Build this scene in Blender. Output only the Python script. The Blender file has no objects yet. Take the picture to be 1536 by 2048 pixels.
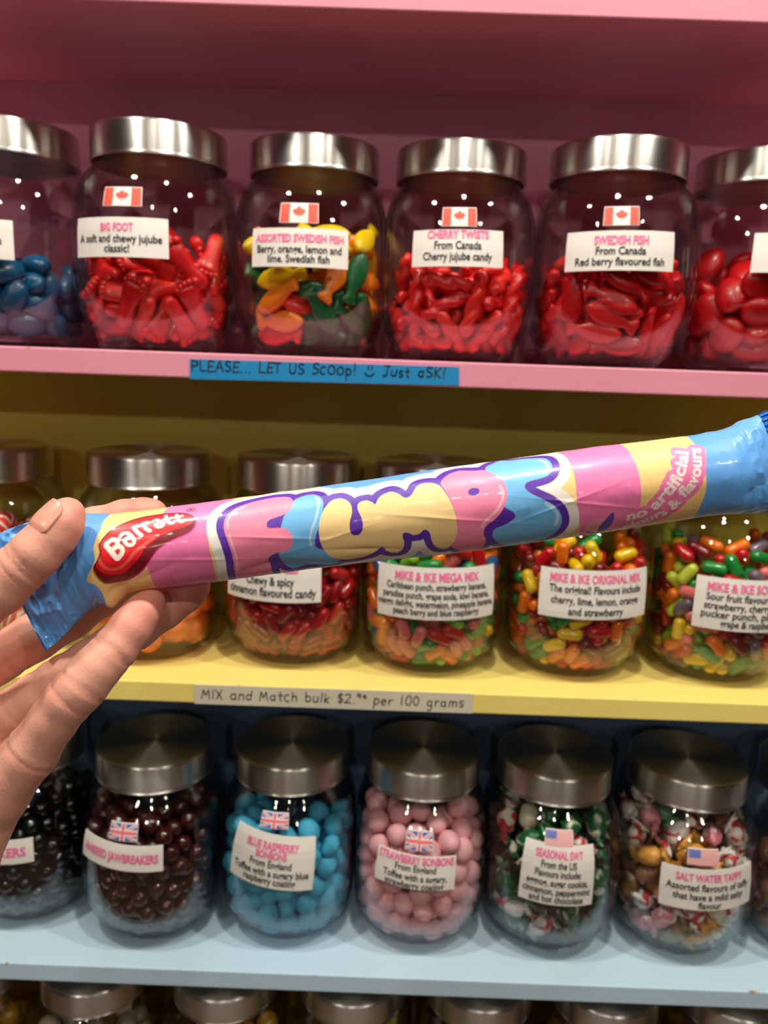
import bpy, bmesh, math, random
import numpy as np
from mathutils import Vector, Matrix, Euler

S = bpy.context.scene
COL = S.collection
PI = math.pi

# ------------------------------------------------------------------ camera
F = 1540.0                                    # focal length in pixels of the 1536x2048 frame
CAM = Vector((0.0, 0.0, 1.5))
YAW, PITCH, ROLL = math.radians(-0.25), math.radians(11.3), math.radians(2.04)
FW = Vector((math.sin(YAW) * math.cos(PITCH), math.cos(YAW) * math.cos(PITCH), -math.sin(PITCH)))
_r = Vector((math.cos(YAW), -math.sin(YAW), 0.0))
_u = _r.cross(FW)
RT = math.cos(ROLL) * _r + math.sin(ROLL) * _u
UP = -math.sin(ROLL) * _r + math.cos(ROLL) * _u
cd = bpy.data.cameras.new('camera')
cam = bpy.data.objects.new('camera', cd)
COL.objects.link(cam)
cam.matrix_world = Matrix(((RT.x, UP.x, -FW.x, CAM.x), (RT.y, UP.y, -FW.y, CAM.y), (RT.z, UP.z, -FW.z, CAM.z), (0, 0, 0, 1)))
cd.sensor_fit = 'VERTICAL'
cd.sensor_height = 36.0
cd.lens = F / 2048 * 36.0
cd.clip_start = 0.01
cd.dof.use_dof = True
cd.dof.focus_distance = 0.262
cd.dof.aperture_fstop = 19.0
S.camera = cam

# ------------------------------------------------------------------ view, world, lights
S.view_settings.view_transform = 'Standard'
S.view_settings.look = 'None'
S.view_settings.gamma = 1.0
S.view_settings.exposure = 0.27
S.view_settings.use_curve_mapping = False
S.cycles.max_bounces = 14
S.cycles.diffuse_bounces = 5
S.cycles.glossy_bounces = 5
S.cycles.transmission_bounces = 6
S.cycles.transparent_max_bounces = 64
S.cycles.caustics_reflective = True
S.cycles.blur_glossy = 0.5
S.cycles.sample_clamp_indirect = 6.0
w = bpy.data.worlds.new('world')
S.world = w
w.use_nodes = True
w.node_tree.nodes['Background'].inputs[0].default_value = (0.9, 0.8, 0.7, 1)
w.node_tree.nodes['Background'].inputs[1].default_value = 0.02


def spot(name, loc, aim, power, color=(1, 0.86, 0.68), size=110, radius=0.035):
    l = bpy.data.lights.new(name, 'SPOT')
    l.energy = power
    l.color = color
    l.spot_size = math.radians(size)
    l.spot_blend = 0.5
    l.shadow_soft_size = radius
    o = bpy.data.objects.new(name, l)
    COL.objects.link(o)
    o.location = loc
    d = Vector(aim) - Vector(loc)
    o.rotation_euler = d.to_track_quat('-Z', 'Y').to_euler()
    return o


# ceiling track lamps: one run close to the shelves, one in mid-room, one across the shop
for x, y, p in ((-0.62, 0.18, 37), (0.10, 0.14, 39), (0.80, 0.18, 37)):
    spot('ceiling_spot', (x, y, 2.72), (x * 0.6, 0.60, 1.1), p, (1, 0.93, 0.82))
for x, y, p in ((-0.95, -0.95, 20), (0.0, -1.15, 16), (0.95, -0.95, 22)):
    spot('ceiling_spot', (x, y, 2.74), (x * 0.4, 0.65, 1.35), p, (1, 0.91, 0.78))
for x, y, p in ((-1.5, -4.0, 26), (-0.2, -4.2, 26), (1.3, -4.0, 26)):
    spot('ceiling_spot', (x, y, 2.74), (x * 0.2, 0.65, 1.4), p, (1, 0.89, 0.76), 100)


# ------------------------------------------------------------------ helpers
def P(px, py, d):
    """world point seen at photo pixel (px, py) at axial depth d"""
    return CAM + FW * d + RT * ((px - 768) / F * d) - UP * ((py - 1024) / F * d)


def ray(px, py):
    return (FW + RT * ((px - 768) / F) - UP * ((py - 1024) / F)).normalized()


def at_y(px, py, y):
    d = ray(px, py)
    return CAM + d * ((y - CAM.y) / d.y)


def lin(c):
    return tuple((v / 255 / 12.92) if v / 255 <= 0.04045 else ((v / 255 + 0.055) / 1.055) ** 2.4 for v in c)


def tag(o, label, cat, group=None):
    o['label'] = label
    o['category'] = cat
    if group:
        o['group'] = group
    return o


def obj(name, mesh, mats=None, parent=None, smooth=True, loc=None):
    if isinstance(mesh, bmesh.types.BMesh):
        me = bpy.data.meshes.new(name)
        mesh.to_mesh(me)
        mesh.free()
        mesh = me
    if mats is not None:
        for m in (mats if isinstance(mats, (list, tuple)) else [mats]):
            mesh.materials.append(m)
    if smooth:
        mesh.polygons.foreach_set('use_smooth', [True] * len(mesh.polygons))
    o = bpy.data.objects.new(name, mesh)
    COL.objects.link(o)
    if parent:
        o.parent = parent
    if loc is not None:
        o.location = loc
    return o


def empty(name, loc, rz=0.0):
    o = bpy.data.objects.new(name, None)
    o.empty_display_size = 0.02
    COL.objects.link(o)
    o.location = loc
    o.rotation_euler = (0, 0, rz)
    return o


def pymesh(name, verts, faces, mi=None):
    me = bpy.data.meshes.new(name)
    me.from_pydata([tuple(v) for v in verts], [], faces)
    if mi is not None:
        me.polygons.foreach_set('material_index', mi)
    me.update()
    return me


def box(bm, x0, x1, y0, y1, z0, z1, bevel=0.0):
    v = [bm.verts.new(c) for c in ((x0, y0, z0), (x1, y0, z0), (x1, y1, z0), (x0, y1, z0), (x0, y0, z1), (x1, y0, z1), (x1, y1, z1), (x0, y1, z1))]
    fs = [bm.faces.new([v[i] for i in q]) for q in ((3, 2, 1, 0), (4, 5, 6, 7), (0, 1, 5, 4), (1, 2, 6, 5), (2, 3, 7, 6), (3, 0, 4, 7))]
    if bevel:
        es = {e for f in fs for e in f.edges}
        bmesh.ops.bevel(bm, geom=list(es), offset=bevel, segments=2, affect='EDGES', profile=0.5)


# ------------------------------------------------------------------ materials
def mat(name, color=(0.8, 0.8, 0.8), rough=0.5, metal=0.0, **kw):
    m = bpy.data.materials.new(name)
    m.use_nodes = True
    b = m.node_tree.nodes['Principled BSDF']
    b.inputs['Base Color'].default_value = (*color, 1)
    b.inputs['Roughness'].default_value = rough
    b.inputs['Metallic'].default_value = metal
    for k, v in kw.items():
        b.inputs[k.replace('_', ' ')].default_value = v
    return m


def N(m, kind, **kw):
    n = m.node_tree.nodes.new(kind)
    for k, v in kw.items():
        setattr(n, k, v)
    return n


def L(m, a, b):
    m.node_tree.links.new(a, b)


def bump(m, scale, strength, dist=0.001, detail=3, coord='Object', vec=None):
    tc = N(m, 'ShaderNodeTexCoord')
    nz = N(m, 'ShaderNodeTexNoise')
    nz.inputs['Scale'].default_value = scale
    nz.inputs['Detail'].default_value = detail
    if vec:
        mp = N(m, 'ShaderNodeMapping')
        mp.inputs['Scale'].default_value = vec
        L(m, tc.outputs[coord], mp.inputs[0])
        L(m, mp.outputs[0], nz.inputs['Vector'])
    else:
        L(m, tc.outputs[coord], nz.inputs['Vector'])
    bp = N(m, 'ShaderNodeBump')
    bp.inputs['Strength'].default_value = strength
    bp.inputs['Distance'].default_value = dist
    L(m, nz.outputs['Fac'], bp.inputs['Height'])
    L(m, bp.outputs[0], m.node_tree.nodes['Principled BSDF'].inputs['Normal'])
    return nz


def paint(name, rgb, rough=0.45, chips=False, zt=0.0, yf=0.0):
    """brushed wall paint with a little mottling; chips = bare wood along the top front edge"""
    m = mat(name, lin(rgb), rough, Specular_IOR_Level=0.35)
    b = m.node_tree.nodes['Principled BSDF']
    bump(m, 160, 0.25, 0.0006, 4, vec=(0.35, 1, 1))
    tc = N(m, 'ShaderNodeTexCoord')
    nz = N(m, 'ShaderNodeTexNoise')
    nz.inputs['Scale'].default_value = 7
    nz.inputs['Detail'].default_value = 5
    L(m, tc.outputs['Object'], nz.inputs['Vector'])
    rp = N(m, 'ShaderNodeValToRGB')
    rp.color_ramp.elements[0].position = 0.3
    rp.color_ramp.elements[1].position = 0.7
    rp.color_ramp.elements[0].color = (*[v * 0.93 for v in lin(rgb)], 1)
    rp.color_ramp.elements[1].color = (*lin(rgb), 1)
    L(m, nz.outputs['Fac'], rp.inputs['Fac'])
    out = rp.outputs[0]
    if chips:
        sp = N(m, 'ShaderNodeSeparateXYZ')
        L(m, tc.outputs['Object'], sp.inputs[0])
        a = N(m, 'ShaderNodeMath', operation='SUBTRACT')
        L(m, sp.outputs['Y'], a.inputs[0])
        a.inputs[1].default_value = yf
        a2 = N(m, 'ShaderNodeMath', operation='ABSOLUTE')
        L(m, a.outputs[0], a2.inputs[0])
        z = N(m, 'ShaderNodeMath', operation='SUBTRACT')
        L(m, sp.outputs['Z'], z.inputs[0])
        z.inputs[1].default_value = zt
        z2 = N(m, 'ShaderNodeMath', operation='ABSOLUTE')
        L(m, z.outputs[0], z2.inputs[0])
        s = N(m, 'ShaderNodeMath', operation='ADD')
        L(m, a2.outputs[0], s.inputs[0])
        L(m, z2.outputs[0], s.inputs[1])
        n2 = N(m, 'ShaderNodeTexNoise')
        n2.inputs['Scale'].default_value = 55
        n2.inputs['Detail'].default_value = 6
        n2.inputs['Roughness'].default_value = 0.7
        L(m, tc.outputs['Object'], n2.inputs['Vector'])
        th = N(m, 'ShaderNodeMath', operation='MULTIPLY_ADD')   # noise-0.57 scaled to a distance
        L(m, n2.outputs['Fac'], th.inputs[0])
        th.inputs[1].default_value = 0.05
        th.inputs[2].default_value = -0.0305
        lt = N(m, 'ShaderNodeMath', operation='LESS_THAN')
        L(m, s.outputs[0], lt.inputs[0])
        L(m, th.outputs[0], lt.inputs[1])
        mx = N(m, 'ShaderNodeMix', data_type='RGBA')
        L(m, lt.outputs[0], mx.inputs['Factor'])
        L(m, out, mx.inputs['A'])
        mx.inputs['B'].default_value = (*lin((170, 130, 90)), 1)
        out = mx.outputs['Result']
    L(m, out, b.inputs['Base Color'])
    return m


def glass_mat():
    m = bpy.data.materials.new('clear_glass')
    m.use_nodes = True
    t = m.node_tree
    t.nodes.clear()
    out = N(m, 'ShaderNodeOutputMaterial')
    lw = N(m, 'ShaderNodeLayerWeight')
    lw.inputs['Blend'].default_value = 0.5
    p5 = N(m, 'ShaderNodeMath', operation='POWER')
    L(m, lw.outputs['Facing'], p5.inputs[0])
    p5.inputs[1].default_value = 4.0
    fr = N(m, 'ShaderNodeMath', operation='MULTIPLY_ADD')
    L(m, p5.outputs[0], fr.inputs[0])
    fr.inputs[1].default_value = 0.85
    fr.inputs[2].default_value = 0.045
    p3 = N(m, 'ShaderNodeMath', operation='POWER')
    L(m, lw.outputs['Facing'], p3.inputs[0])
    p3.inputs[1].default_value = 3.0
    cm = N(m, 'ShaderNodeMix', data_type='RGBA')
    L(m, p3.outputs[0], cm.inputs['Factor'])
    cm.inputs['A'].default_value = (0.965, 0.975, 0.968, 1)
    cm.inputs['B'].default_value = (0.50, 0.56, 0.53, 1)
    tr = N(m, 'ShaderNodeBsdfTransparent')
    L(m, cm.outputs['Result'], tr.inputs[0])
    gl = N(m, 'ShaderNodeBsdfGlossy')
    gl.inputs['Roughness'].default_value = 0.03
    tc = N(m, 'ShaderNodeTexCoord')
    nz = N(m, 'ShaderNodeTexNoise')
    nz.inputs['Scale'].default_value = 28
    L(m, tc.outputs['Object'], nz.inputs['Vector'])
    bp = N(m, 'ShaderNodeBump')
    bp.inputs['Strength'].default_value = 0.12
    bp.inputs['Distance'].default_value = 0.004
    L(m, nz.outputs['Fac'], bp.inputs['Height'])
    L(m, bp.outputs[0], gl.inputs['Normal'])
    mx = N(m, 'ShaderNodeMixShader')
    L(m, fr.outputs[0], mx.inputs[0])
    L(m, tr.outputs[0], mx.inputs[1])
    L(m, gl.outputs[0], mx.inputs[2])
    L(m, mx.outputs[0], out.inputs[0])
    return m


def steel_mat():
    m = mat('brushed_steel', (0.70, 0.69, 0.65), 0.36, 1.0, Anisotropic=0.9, Anisotropic_Rotation=0.25)
    tg = N(m, 'ShaderNodeTangent', direction_type='RADIAL', axis='Z')
    b = m.node_tree.nodes['Principled BSDF']
    L(m, tg.outputs[0], b.inputs['Tangent'])
    tc = N(m, 'ShaderNodeTexCoord')
    mp = N(m, 'ShaderNodeMapping')
    mp.inputs['Scale'].default_value = (3, 3, 900)
    L(m, tc.outputs['Object'], mp.inputs[0])
    nz = N(m, 'ShaderNodeTexNoise')
    nz.inputs['Scale'].default_value = 2.0
    L(m, mp.outputs[0], nz.inputs['Vector'])
    mr = N(m, 'ShaderNodeMapRange')
    mr.inputs['To Min'].default_value = 0.3
    mr.inputs['To Max'].default_value = 0.42
    L(m, nz.outputs['Fac'], mr.inputs['Value'])
    L(m, mr.outputs[0], b.inputs['Roughness'])
    return m


def gummy(name, rgb, rough=0.36, sss=0.45, coat=0.15, rad=0.008):
    m = mat(name, lin(rgb), rough, Subsurface_Weight=sss, Subsurface_Scale=rad, Coat_Weight=coat, Coat_Roughness=0.12)
    m.node_tree.nodes['Principled BSDF'].inputs['Subsurface Radius'].default_value = (1.0, 0.5, 0.35)
    bump(m, 90, 0.25, 0.002, 2)
    return m


GLASS = glass_mat()
STEEL = steel_mat()
PAPER = mat('white_paper', lin((232, 228, 220)), 0.55)
INK = mat('black_ink', lin((38, 36, 40)), 0.6)
PINKINK = mat('pink_ink', lin((240, 105, 160)), 0.6)
FLAGRED = mat('flag_red', lin((240, 82, 62)), 0.55)
FLAGPINK = mat('flag_faded_red', lin((228, 110, 120)), 0.55)
FLAGBLUE = mat('flag_blue', lin((74, 96, 178)), 0.55)

# ------------------------------------------------------------------ the shop room
Z0 = CAM.z
YF, YB = 0.65, 0.838                          # front edge and back panel of the shelves


def struct(name, x0, x1, y0, y1, z0, z1, m):
    bm = bmesh.new()
    box(bm, x0, x1, y0, y1, z0, z1)
    o = obj(name, bm, m, smooth=False)
    o['kind'] = 'structure'
    return o


m_floor = mat('brown_wood_floor', lin((130, 108, 94)), 0.5)
bump(m_floor, 12, 0.2, 0.002, 4, vec=(1, 8, 1))
m_ceil = paint('ceiling_paint', (132, 124, 112), 0.8)
m_wall = paint('dusky_pink_wall_paint', (150, 110, 112), 0.7)
m_rear = paint('rear_wall_paint', (112, 103, 92), 0.7)
struct('floor', -3, 3, -5.2, 1.2, -0.05, 0, m_floor)
struct('ceiling', -3, 3, -5.2, 1.2, 2.8, 2.85, m_ceil)
struct('wall_back', -3, 3, 0.90, 0.95, 0, 2.8, m_wall)
struct('wall_left', -3.05, -3, -5.2, 1.2, 0, 2.8, m_rear)
struct('wall_right', 3, 3.05, -5.2, 1.2, 0, 2.8, m_rear)
struct('wall_rear', -3, 3, -5.25, -5.2, 0, 2.8, m_rear)

# ------------------------------------------------------------------ the shelving unit
PINK, YELLOW, BLUE, MUST = (226, 148, 168), (240, 218, 122), (186, 214, 232), (170, 128, 44)
SH = {'top': (Z0 + 0.2598, 0.055), 'pink': (Z0 - 0.0011, 0.0209), 'yellow': (Z0 - 0.2937, 0.0195), 'blue': (Z0 - 0.5944, 0.0194), 'mustard': (Z0 - 0.862, 0.02)}
unit = empty('shelf_case', (0, YB, 0))
tag(unit, 'painted shelf case with pink, yellow and blue back boards behind the jars', 'shelf case')
XL, XR = -1.25, 1.25
SHELF = {}


def part_box(name, x0, x1, y0, y1, z0, z1, m, label=None, bevel=0.0012, parent=unit):
    bm = bmesh.new()
    box(bm, x0, x1, y0, y1, z0, z1, bevel)
    o = obj(name, bm, m, smooth=False)
    if parent:
        o.parent = parent
        o.location = (0, -YB, 0)
    if label:
        o['label'] = label
    return o


for key, rgb, lab in (('top', PINK, 'pink board at the top of the view, above the pink-shelf jars'), ('pink', PINK, 'pink shelf board with a bright blue hand-lettered strip'),
                      ('yellow', YELLOW, 'yellow shelf board with an off-white hand-lettered strip'),
                      ('blue', BLUE, 'pale blue shelf board with chipped front edge'), ('mustard', MUST, 'dark mustard shelf board under the bottom row of jars')):
    z, t = SH[key]
    zt = z + t if key == 'top' else z
    zb = z if key == 'top' else z - t
    mm = paint('shelf_paint_' + key, rgb, 0.42, key in ('yellow', 'blue', 'pink'), zt, YF)
    SHELF[key] = part_box('shelf', XL, XR, YF, YB - 0.0005, zb, zt, mm, lab, parent=None)
    SHELF[key]['category'] = 'shelf'
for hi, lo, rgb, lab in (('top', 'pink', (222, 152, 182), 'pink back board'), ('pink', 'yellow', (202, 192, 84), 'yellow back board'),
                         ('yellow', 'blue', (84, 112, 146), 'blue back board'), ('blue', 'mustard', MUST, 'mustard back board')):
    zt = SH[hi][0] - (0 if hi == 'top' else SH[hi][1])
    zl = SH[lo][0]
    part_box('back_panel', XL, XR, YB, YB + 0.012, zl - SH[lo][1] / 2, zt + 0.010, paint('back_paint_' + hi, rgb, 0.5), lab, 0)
for x in (XL, XR):
    part_box('side_panel', x - 0.020 if x < 0 else x + 0.001, x - 0.001 if x < 0 else x + 0.020, YF, YB + 0.012, 0.0, Z0 + 0.33, paint('side_paint', PINK, 0.45), 'pink side board')
part_box('plinth', XL, XR, YF + 0.02, YB - 0.001, 0.0, SH['mustard'][0] - 0.0205, paint('plinth_paint', MUST, 0.5), 'mustard base')

# ------------------------------------------------------------------ text
_tc = {}


def text_mesh(body, bold=0.0):
    """triangles of a line of text, cap height about 0.7, starting at x = 0"""
    k = (body, bold)
    if k in _tc:
        return _tc[k]
    cu = bpy.data.curves.new('t', 'FONT')
    cu.body = body
    cu.size = 1.0
    cu.offset = bold
    cu.resolution_u = 3
    o = bpy.data.objects.new('t', cu)
    COL.objects.link(o)
    dg = bpy.context.evaluated_depsgraph_get()
    me = bpy.data.meshes.new_from_object(o.evaluated_get(dg))
    v = np.array([x.co[:2] for x in me.vertices]) if len(me.vertices) else np.zeros((0, 2))
    me.calc_loop_triangles()
    tr = [tuple(t.vertices) for t in me.loop_triangles]
    bpy.data.objects.remove(o)
    bpy.data.meshes.remove(me)
    bpy.data.curves.remove(cu)
    _tc[k] = (v, tr)
    return _tc[k]


# hand-lettering: strokes on a unit cell, baseline y = 0, cap height 1
def arc(cx, cy, rx, ry, a0, a1, n=9):
    return [(cx + rx * math.cos(math.radians(a0 + (a1 - a0) * i / n)), cy + ry * math.sin(math.radians(a0 + (a1 - a0) * i / n))) for i in range(n + 1)]


HAND = {
    'P': (0.55, [[(0.05, 0), (0.08, 1)], [(0.05, 0.95)] + arc(0.2, 0.72, 0.3, 0.25, 80, -90) + [(0.08, 0.45)]]),
    'L': (0.5, [[(0.08, 1), (0.05, 0.03), (0.48, 0)]]),
    'E': (0.5, [[(0.08, 1), (0.06, 0), (0.48, 0.02)], [(0.08, 0.97), (0.46, 0.98)], [(0.07, 0.5), (0.4, 0.5)]]),
    'A': (0.6, [[(0.02, 0), (0.3, 1), (0.56, 0)], [(0.12, 0.38), (0.48, 0.38)]]),
    'S': (0.5, [arc(0.27, 0.74, 0.2, 0.24, 30, 250, 8) + arc(0.25, 0.26, 0.22, 0.25, 80, -140, 8)]),
    'T': (0.55, [[(0.0, 0.97), (0.55, 1)], [(0.28, 0.98), (0.26, 0)]]),
    'U': (0.55, [[(0.05, 0.95)] + arc(0.27, 0.25, 0.22, 0.25, 180, 360) + [(0.5, 0.95)]]),
    'c': (0.5, [arc(0.28, 0.4, 0.23, 0.4, 50, 310)]),
    'O': (0.6, [arc(0.29, 0.4, 0.25, 0.4, 90, 450, 14)]),
    'o': (0.5, [arc(0.24, 0.3, 0.2, 0.3, 90, 450, 12)]),
    'p': (0.5, [[(0.08, 0.65), (0.06, -0.45)], arc(0.24, 0.33, 0.2, 0.3, 150, -160, 12)]),
    '!': (0.25, [[(0.12, 1), (0.1, 0.3)], [(0.09, 0.03), (0.11, 0.0)]]),
    '.': (0.22, [[(0.1, 0.03), (0.12, 0.0)]]),
    '~': (0.8, [[(0.25, 0.95), (0.24, 0.6)], [(0.5, 0.95), (0.49, 0.6)], arc(0.38, 0.35, 0.34, 0.35, 190, 350)]),
    'J': (0.55, [[(0.1, 1), (0.55, 1)], [(0.36, 1), (0.35, 0.2)] + arc(0.2, 0.2, 0.15, 0.2, 0, -150, 6)]),
    'u': (0.48, [[(0.05, 0.6)] + arc(0.22, 0.2, 0.17, 0.2, 180, 360, 8) + [(0.4, 0.6), (0.4, 0.0)]]),
    's': (0.4, [arc(0.22, 0.47, 0.15, 0.16, 30, 250, 7) + arc(0.2, 0.16, 0.16, 0.16, 80, -140, 7)]),
    't': (0.42, [[(0.2, 0.95), (0.2, 0.08), (0.32, 0.0)], [(0.02, 0.58), (0.4, 0.6)]]),
    'a': (0.52, [arc(0.22, 0.3, 0.19, 0.28, 50, 330, 12), [(0.4, 0.6), (0.41, 0.0)]]),
    'K': (0.55, [[(0.08, 1), (0.07, 0)], [(0.5, 0.95), (0.1, 0.48), (0.52, 0)]]),
    'M': (0.75, [[(0.03, 0), (0.15, 1), (0.36, 0.35), (0.58, 1), (0.7, 0)]]),
    'I': (0.22, [[(0.1, 1), (0.1, 0)]]),
    'X': (0.6, [[(0.03, 1), (0.55, 0)], [(0.52, 1), (0.05, 0)]]),
    'n': (0.5, [[(0.06, 0.6), (0.06, 0)], [(0.06, 0.4)] + arc(0.24, 0.38, 0.17, 0.2, 160, 0, 7) + [(0.42, 0)]]),
    'd': (0.52, [arc(0.22, 0.3, 0.19, 0.28, 50, 330, 12), [(0.42, 1.0), (0.41, 0.0)]]),
    'h': (0.5, [[(0.07, 1), (0.06, 0)], [(0.06, 0.4)] + arc(0.24, 0.38, 0.17, 0.2, 160, 0, 7) + [(0.42, 0)]]),
    'b': (0.5, [[(0.07, 1), (0.06, 0.05)], arc(0.24, 0.3, 0.2, 0.29, 150, -160, 12)]),
    'l': (0.22, [[(0.1, 1), (0.1, 0)]]),
    'k': (0.46, [[(0.07, 1), (0.06, 0)], [(0.4, 0.6), (0.09, 0.28), (0.42, 0)]]),
    '$': (0.5, [arc(0.27, 0.68, 0.18, 0.2, 30, 250, 8) + arc(0.25, 0.28, 0.2, 0.2, 80, -140, 8), [(0.26, 1.02), (0.26, -0.05)]]),
    '2': (0.55, [arc(0.25, 0.72, 0.22, 0.25, 160, -30, 8) + [(0.03, 0.02), (0.52, 0.04)]]),
    '9': (0.34, [arc(0.16, 0.82, 0.12, 0.13, 20, 380, 9) + [(0.27, 0.5)]]),
    'e': (0.48, [[(0.05, 0.3), (0.42, 0.34)] + arc(0.24, 0.3, 0.19, 0.3, 10, 310, 10)]),
    'r': (0.4, [[(0.06, 0.6), (0.07, 0)], [(0.07, 0.35), (0.2, 0.55), (0.36, 0.58)]]),
    '1': (0.25, [[(0.12, 1), (0.1, 0)]]),
    '0': (0.55, [arc(0.26, 0.48, 0.21, 0.48, 90, 450, 14)]),
    'g': (0.5, [arc(0.22, 0.32, 0.18, 0.27, 50, 330, 11), [(0.4, 0.6), (0.4, -0.2)] + arc(0.22, -0.25, 0.18, 0.2, 0, -140, 6)]),
    'm': (0.72, [[(0.06, 0.6), (0.06, 0)], [(0.06, 0.4)] + arc(0.2, 0.4, 0.13, 0.18, 160, 0, 6) + [(0.34, 0)], [(0.34, 0.4)] + arc(0.49, 0.4, 0.14, 0.18, 160, 0, 6) + [(0.63, 0)]]),
    ' ': (0.38, []),
}


def hand_strokes(text, seed=1):
    rnd = random.Random(seed)
    x, out = 0.0, []
    for ch in text:
        wdt, st = HAND[ch]
        dy, sc, sl = rnd.uniform(-0.05, 0.05), rnd.uniform(0.93, 1.06), rnd.uniform(-0.04, 0.1)
        for s in st:
            out.append([(x + a * sc + b * sl, b * sc + dy) for a, b in s])
        x += wdt + 0.1
    return out, x


def ribbon(verts, faces, mi, pts, wd, fn, m):
    """flat pen stroke of width wd through pts, placed by fn(x, y)"""
    for (ax, ay), (bx, by) in zip(pts[:-1], pts[1:]):
        dx, dy = bx - ax, by - ay
        n = math.hypot(dx, dy) or 1e-9
        nx, ny = -dy / n * wd / 2, dx / n * wd / 2
        b0 = len(verts)
        verts += [fn(ax + nx, ay + ny), fn(ax - nx, ay - ny), fn(bx - nx, by - ny), fn(bx + nx, by + ny)]
        faces.append((b0, b0 + 1, b0 + 2, b0 + 3))
        mi.append(m)
    for (ax, ay) in pts:
        b0 = len(verts)
        verts += [fn(ax + wd / 2 * math.cos(i * PI / 4), ay + wd / 2 * math.sin(i * PI / 4)) for i in range(8)]
        faces.append(tuple(range(b0, b0 + 8)))
        mi.append(m)


def shelf_strip(board, name, px0, px1, pyT, pyB, pyT1, pyB1, text, rgb, label, scale, x_in, y_in, seed, width, wpen):
    """a strip of taped-on paper on a shelf's front edge, hand-lettered in black marker"""
    a, b = at_y(px0, pyT, YF), at_y(px0, pyB, YF)
    c, d = at_y(px1, pyT1, YF), at_y(px1, pyB1, YF)
    verts, faces, mi = [], [], []
    nx = 24
    for off in (-0.0009, -0.0002):
        for i in range(nx + 1):
            t = i / nx
            for u, q in ((a, c), (b, d)):
                p = u.lerp(q, t)
                verts.append((p.x, YF + off, p.z))
    k = 2 * (nx + 1)
    for i in range(nx):
        faces += [(2 * i, 2 * i + 1, 2 * i + 3, 2 * i + 2), (k + 2 * i, k + 2 * i + 2, k + 2 * i + 3, k + 2 * i + 1),
                  (2 * i, 2 * i + 2, k + 2 * i + 2, k + 2 * i), (2 * i + 1, k + 2 * i + 1, k + 2 * i + 3, 2 * i + 3)]
    faces += [(0, k, k + 1, 1), (2 * nx, 2 * nx + 1, k + 2 * nx + 1, k + 2 * nx)]
    mi += [0] * len(faces)
    st, wd = hand_strokes(text, seed)
    W = (c - a).length
    H = (a - b).length
    ex, ez = (c - a).normalized(), (a - b).normalized()
    ksx = width * W / wd
    ks = scale * H

    def fn(x, y):
        p = b + ex * (x_in * W + x * ksx) + ez * (y_in * H + y * ks)
        return (p.x, YF - 0.0012, p.z)
    for s in st:
        # equalise pen width in both directions by drawing in metres
        sm = [(x * ksx, y * ks) for x, y in s]
        ribbon(verts, faces, mi, sm, wpen, lambda x, y: fn(x / ksx, y / ks), 1)
    o = obj(name, pymesh(name, verts, faces, mi), [mat(name + '_card', lin(rgb), 0.5), INK], smooth=False)
    o.parent = SHELF[board]
    o['label'] = label
    return o


shelf_strip('pink', 'handwritten_strip', 380, 918, 718, 758, 734, 771, 'PLEASE... LET US ScOOp! ~ Just aSK!', (10, 132, 190), 'bright blue strip hand-lettered PLEASE... LET US SCOOP! Just ASK!', 0.52, 0.006, 0.43, 3, 0.95, 0.0011)
shelf_strip('yellow', 'handwritten_strip', 389, 945, 1368.5, 1406.5, 1387, 1426, 'MIX and Match bulk $2.99 per 100 grams', (206, 200, 178), 'off-white strip hand-lettered MIX and Match bulk', 0.5, 0.025, 0.3, 7, 0.95, 0.0009)

# ------------------------------------------------------------------ the glass jars
JD = ([0.0, 0.004, 0.012, 0.025, 0.040, 0.055, 0.075, 0.100, 0.120, 0.134, 0.145, 0.154, 0.161, 0.166, 0.172],
      [0.047, 0.053, 0.061, 0.071, 0.0775, 0.081, 0.0825, 0.082, 0.080, 0.0765, 0.0720, 0.0670, 0.0615, 0.0555, 0.0545])
JW = ([0.0, 0.004, 0.012, 0.025, 0.040, 0.055, 0.075, 0.100, 0.120, 0.134, 0.145, 0.154, 0.161, 0.166, 0.172],
      [0.047, 0.053, 0.0595, 0.0660, 0.0685, 0.0690, 0.0691, 0.0691, 0.0690, 0.0684, 0.0668, 0.0642, 0.0602, 0.0555, 0.0545])
LIDR, LIDZ0, LIDH = 0.0592, 0.1680, 0.0295
_fine = np.linspace(0, 0.172, 200)


def _smooth(tab):
    y = np.interp(_fine, *tab)
    k = np.ones(9) / 9
    yp = np.pad(y, 4, mode='edge')
    return np.convolve(yp, k, 'valid')


_D, _W = _smooth(JD), _smooth(JW)


def jar_r(phi, z):
    """outer radius of the jar: a round barrel with two flattened sides"""
    d = np.interp(z, _fine, _D)
    wv = np.interp(z, _fine, _W) / np.maximum(np.abs(np.sin(phi)), 1e-3)
    k = 14.0
    return (d ** -k + wv ** -k) ** (-1 / k)


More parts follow.
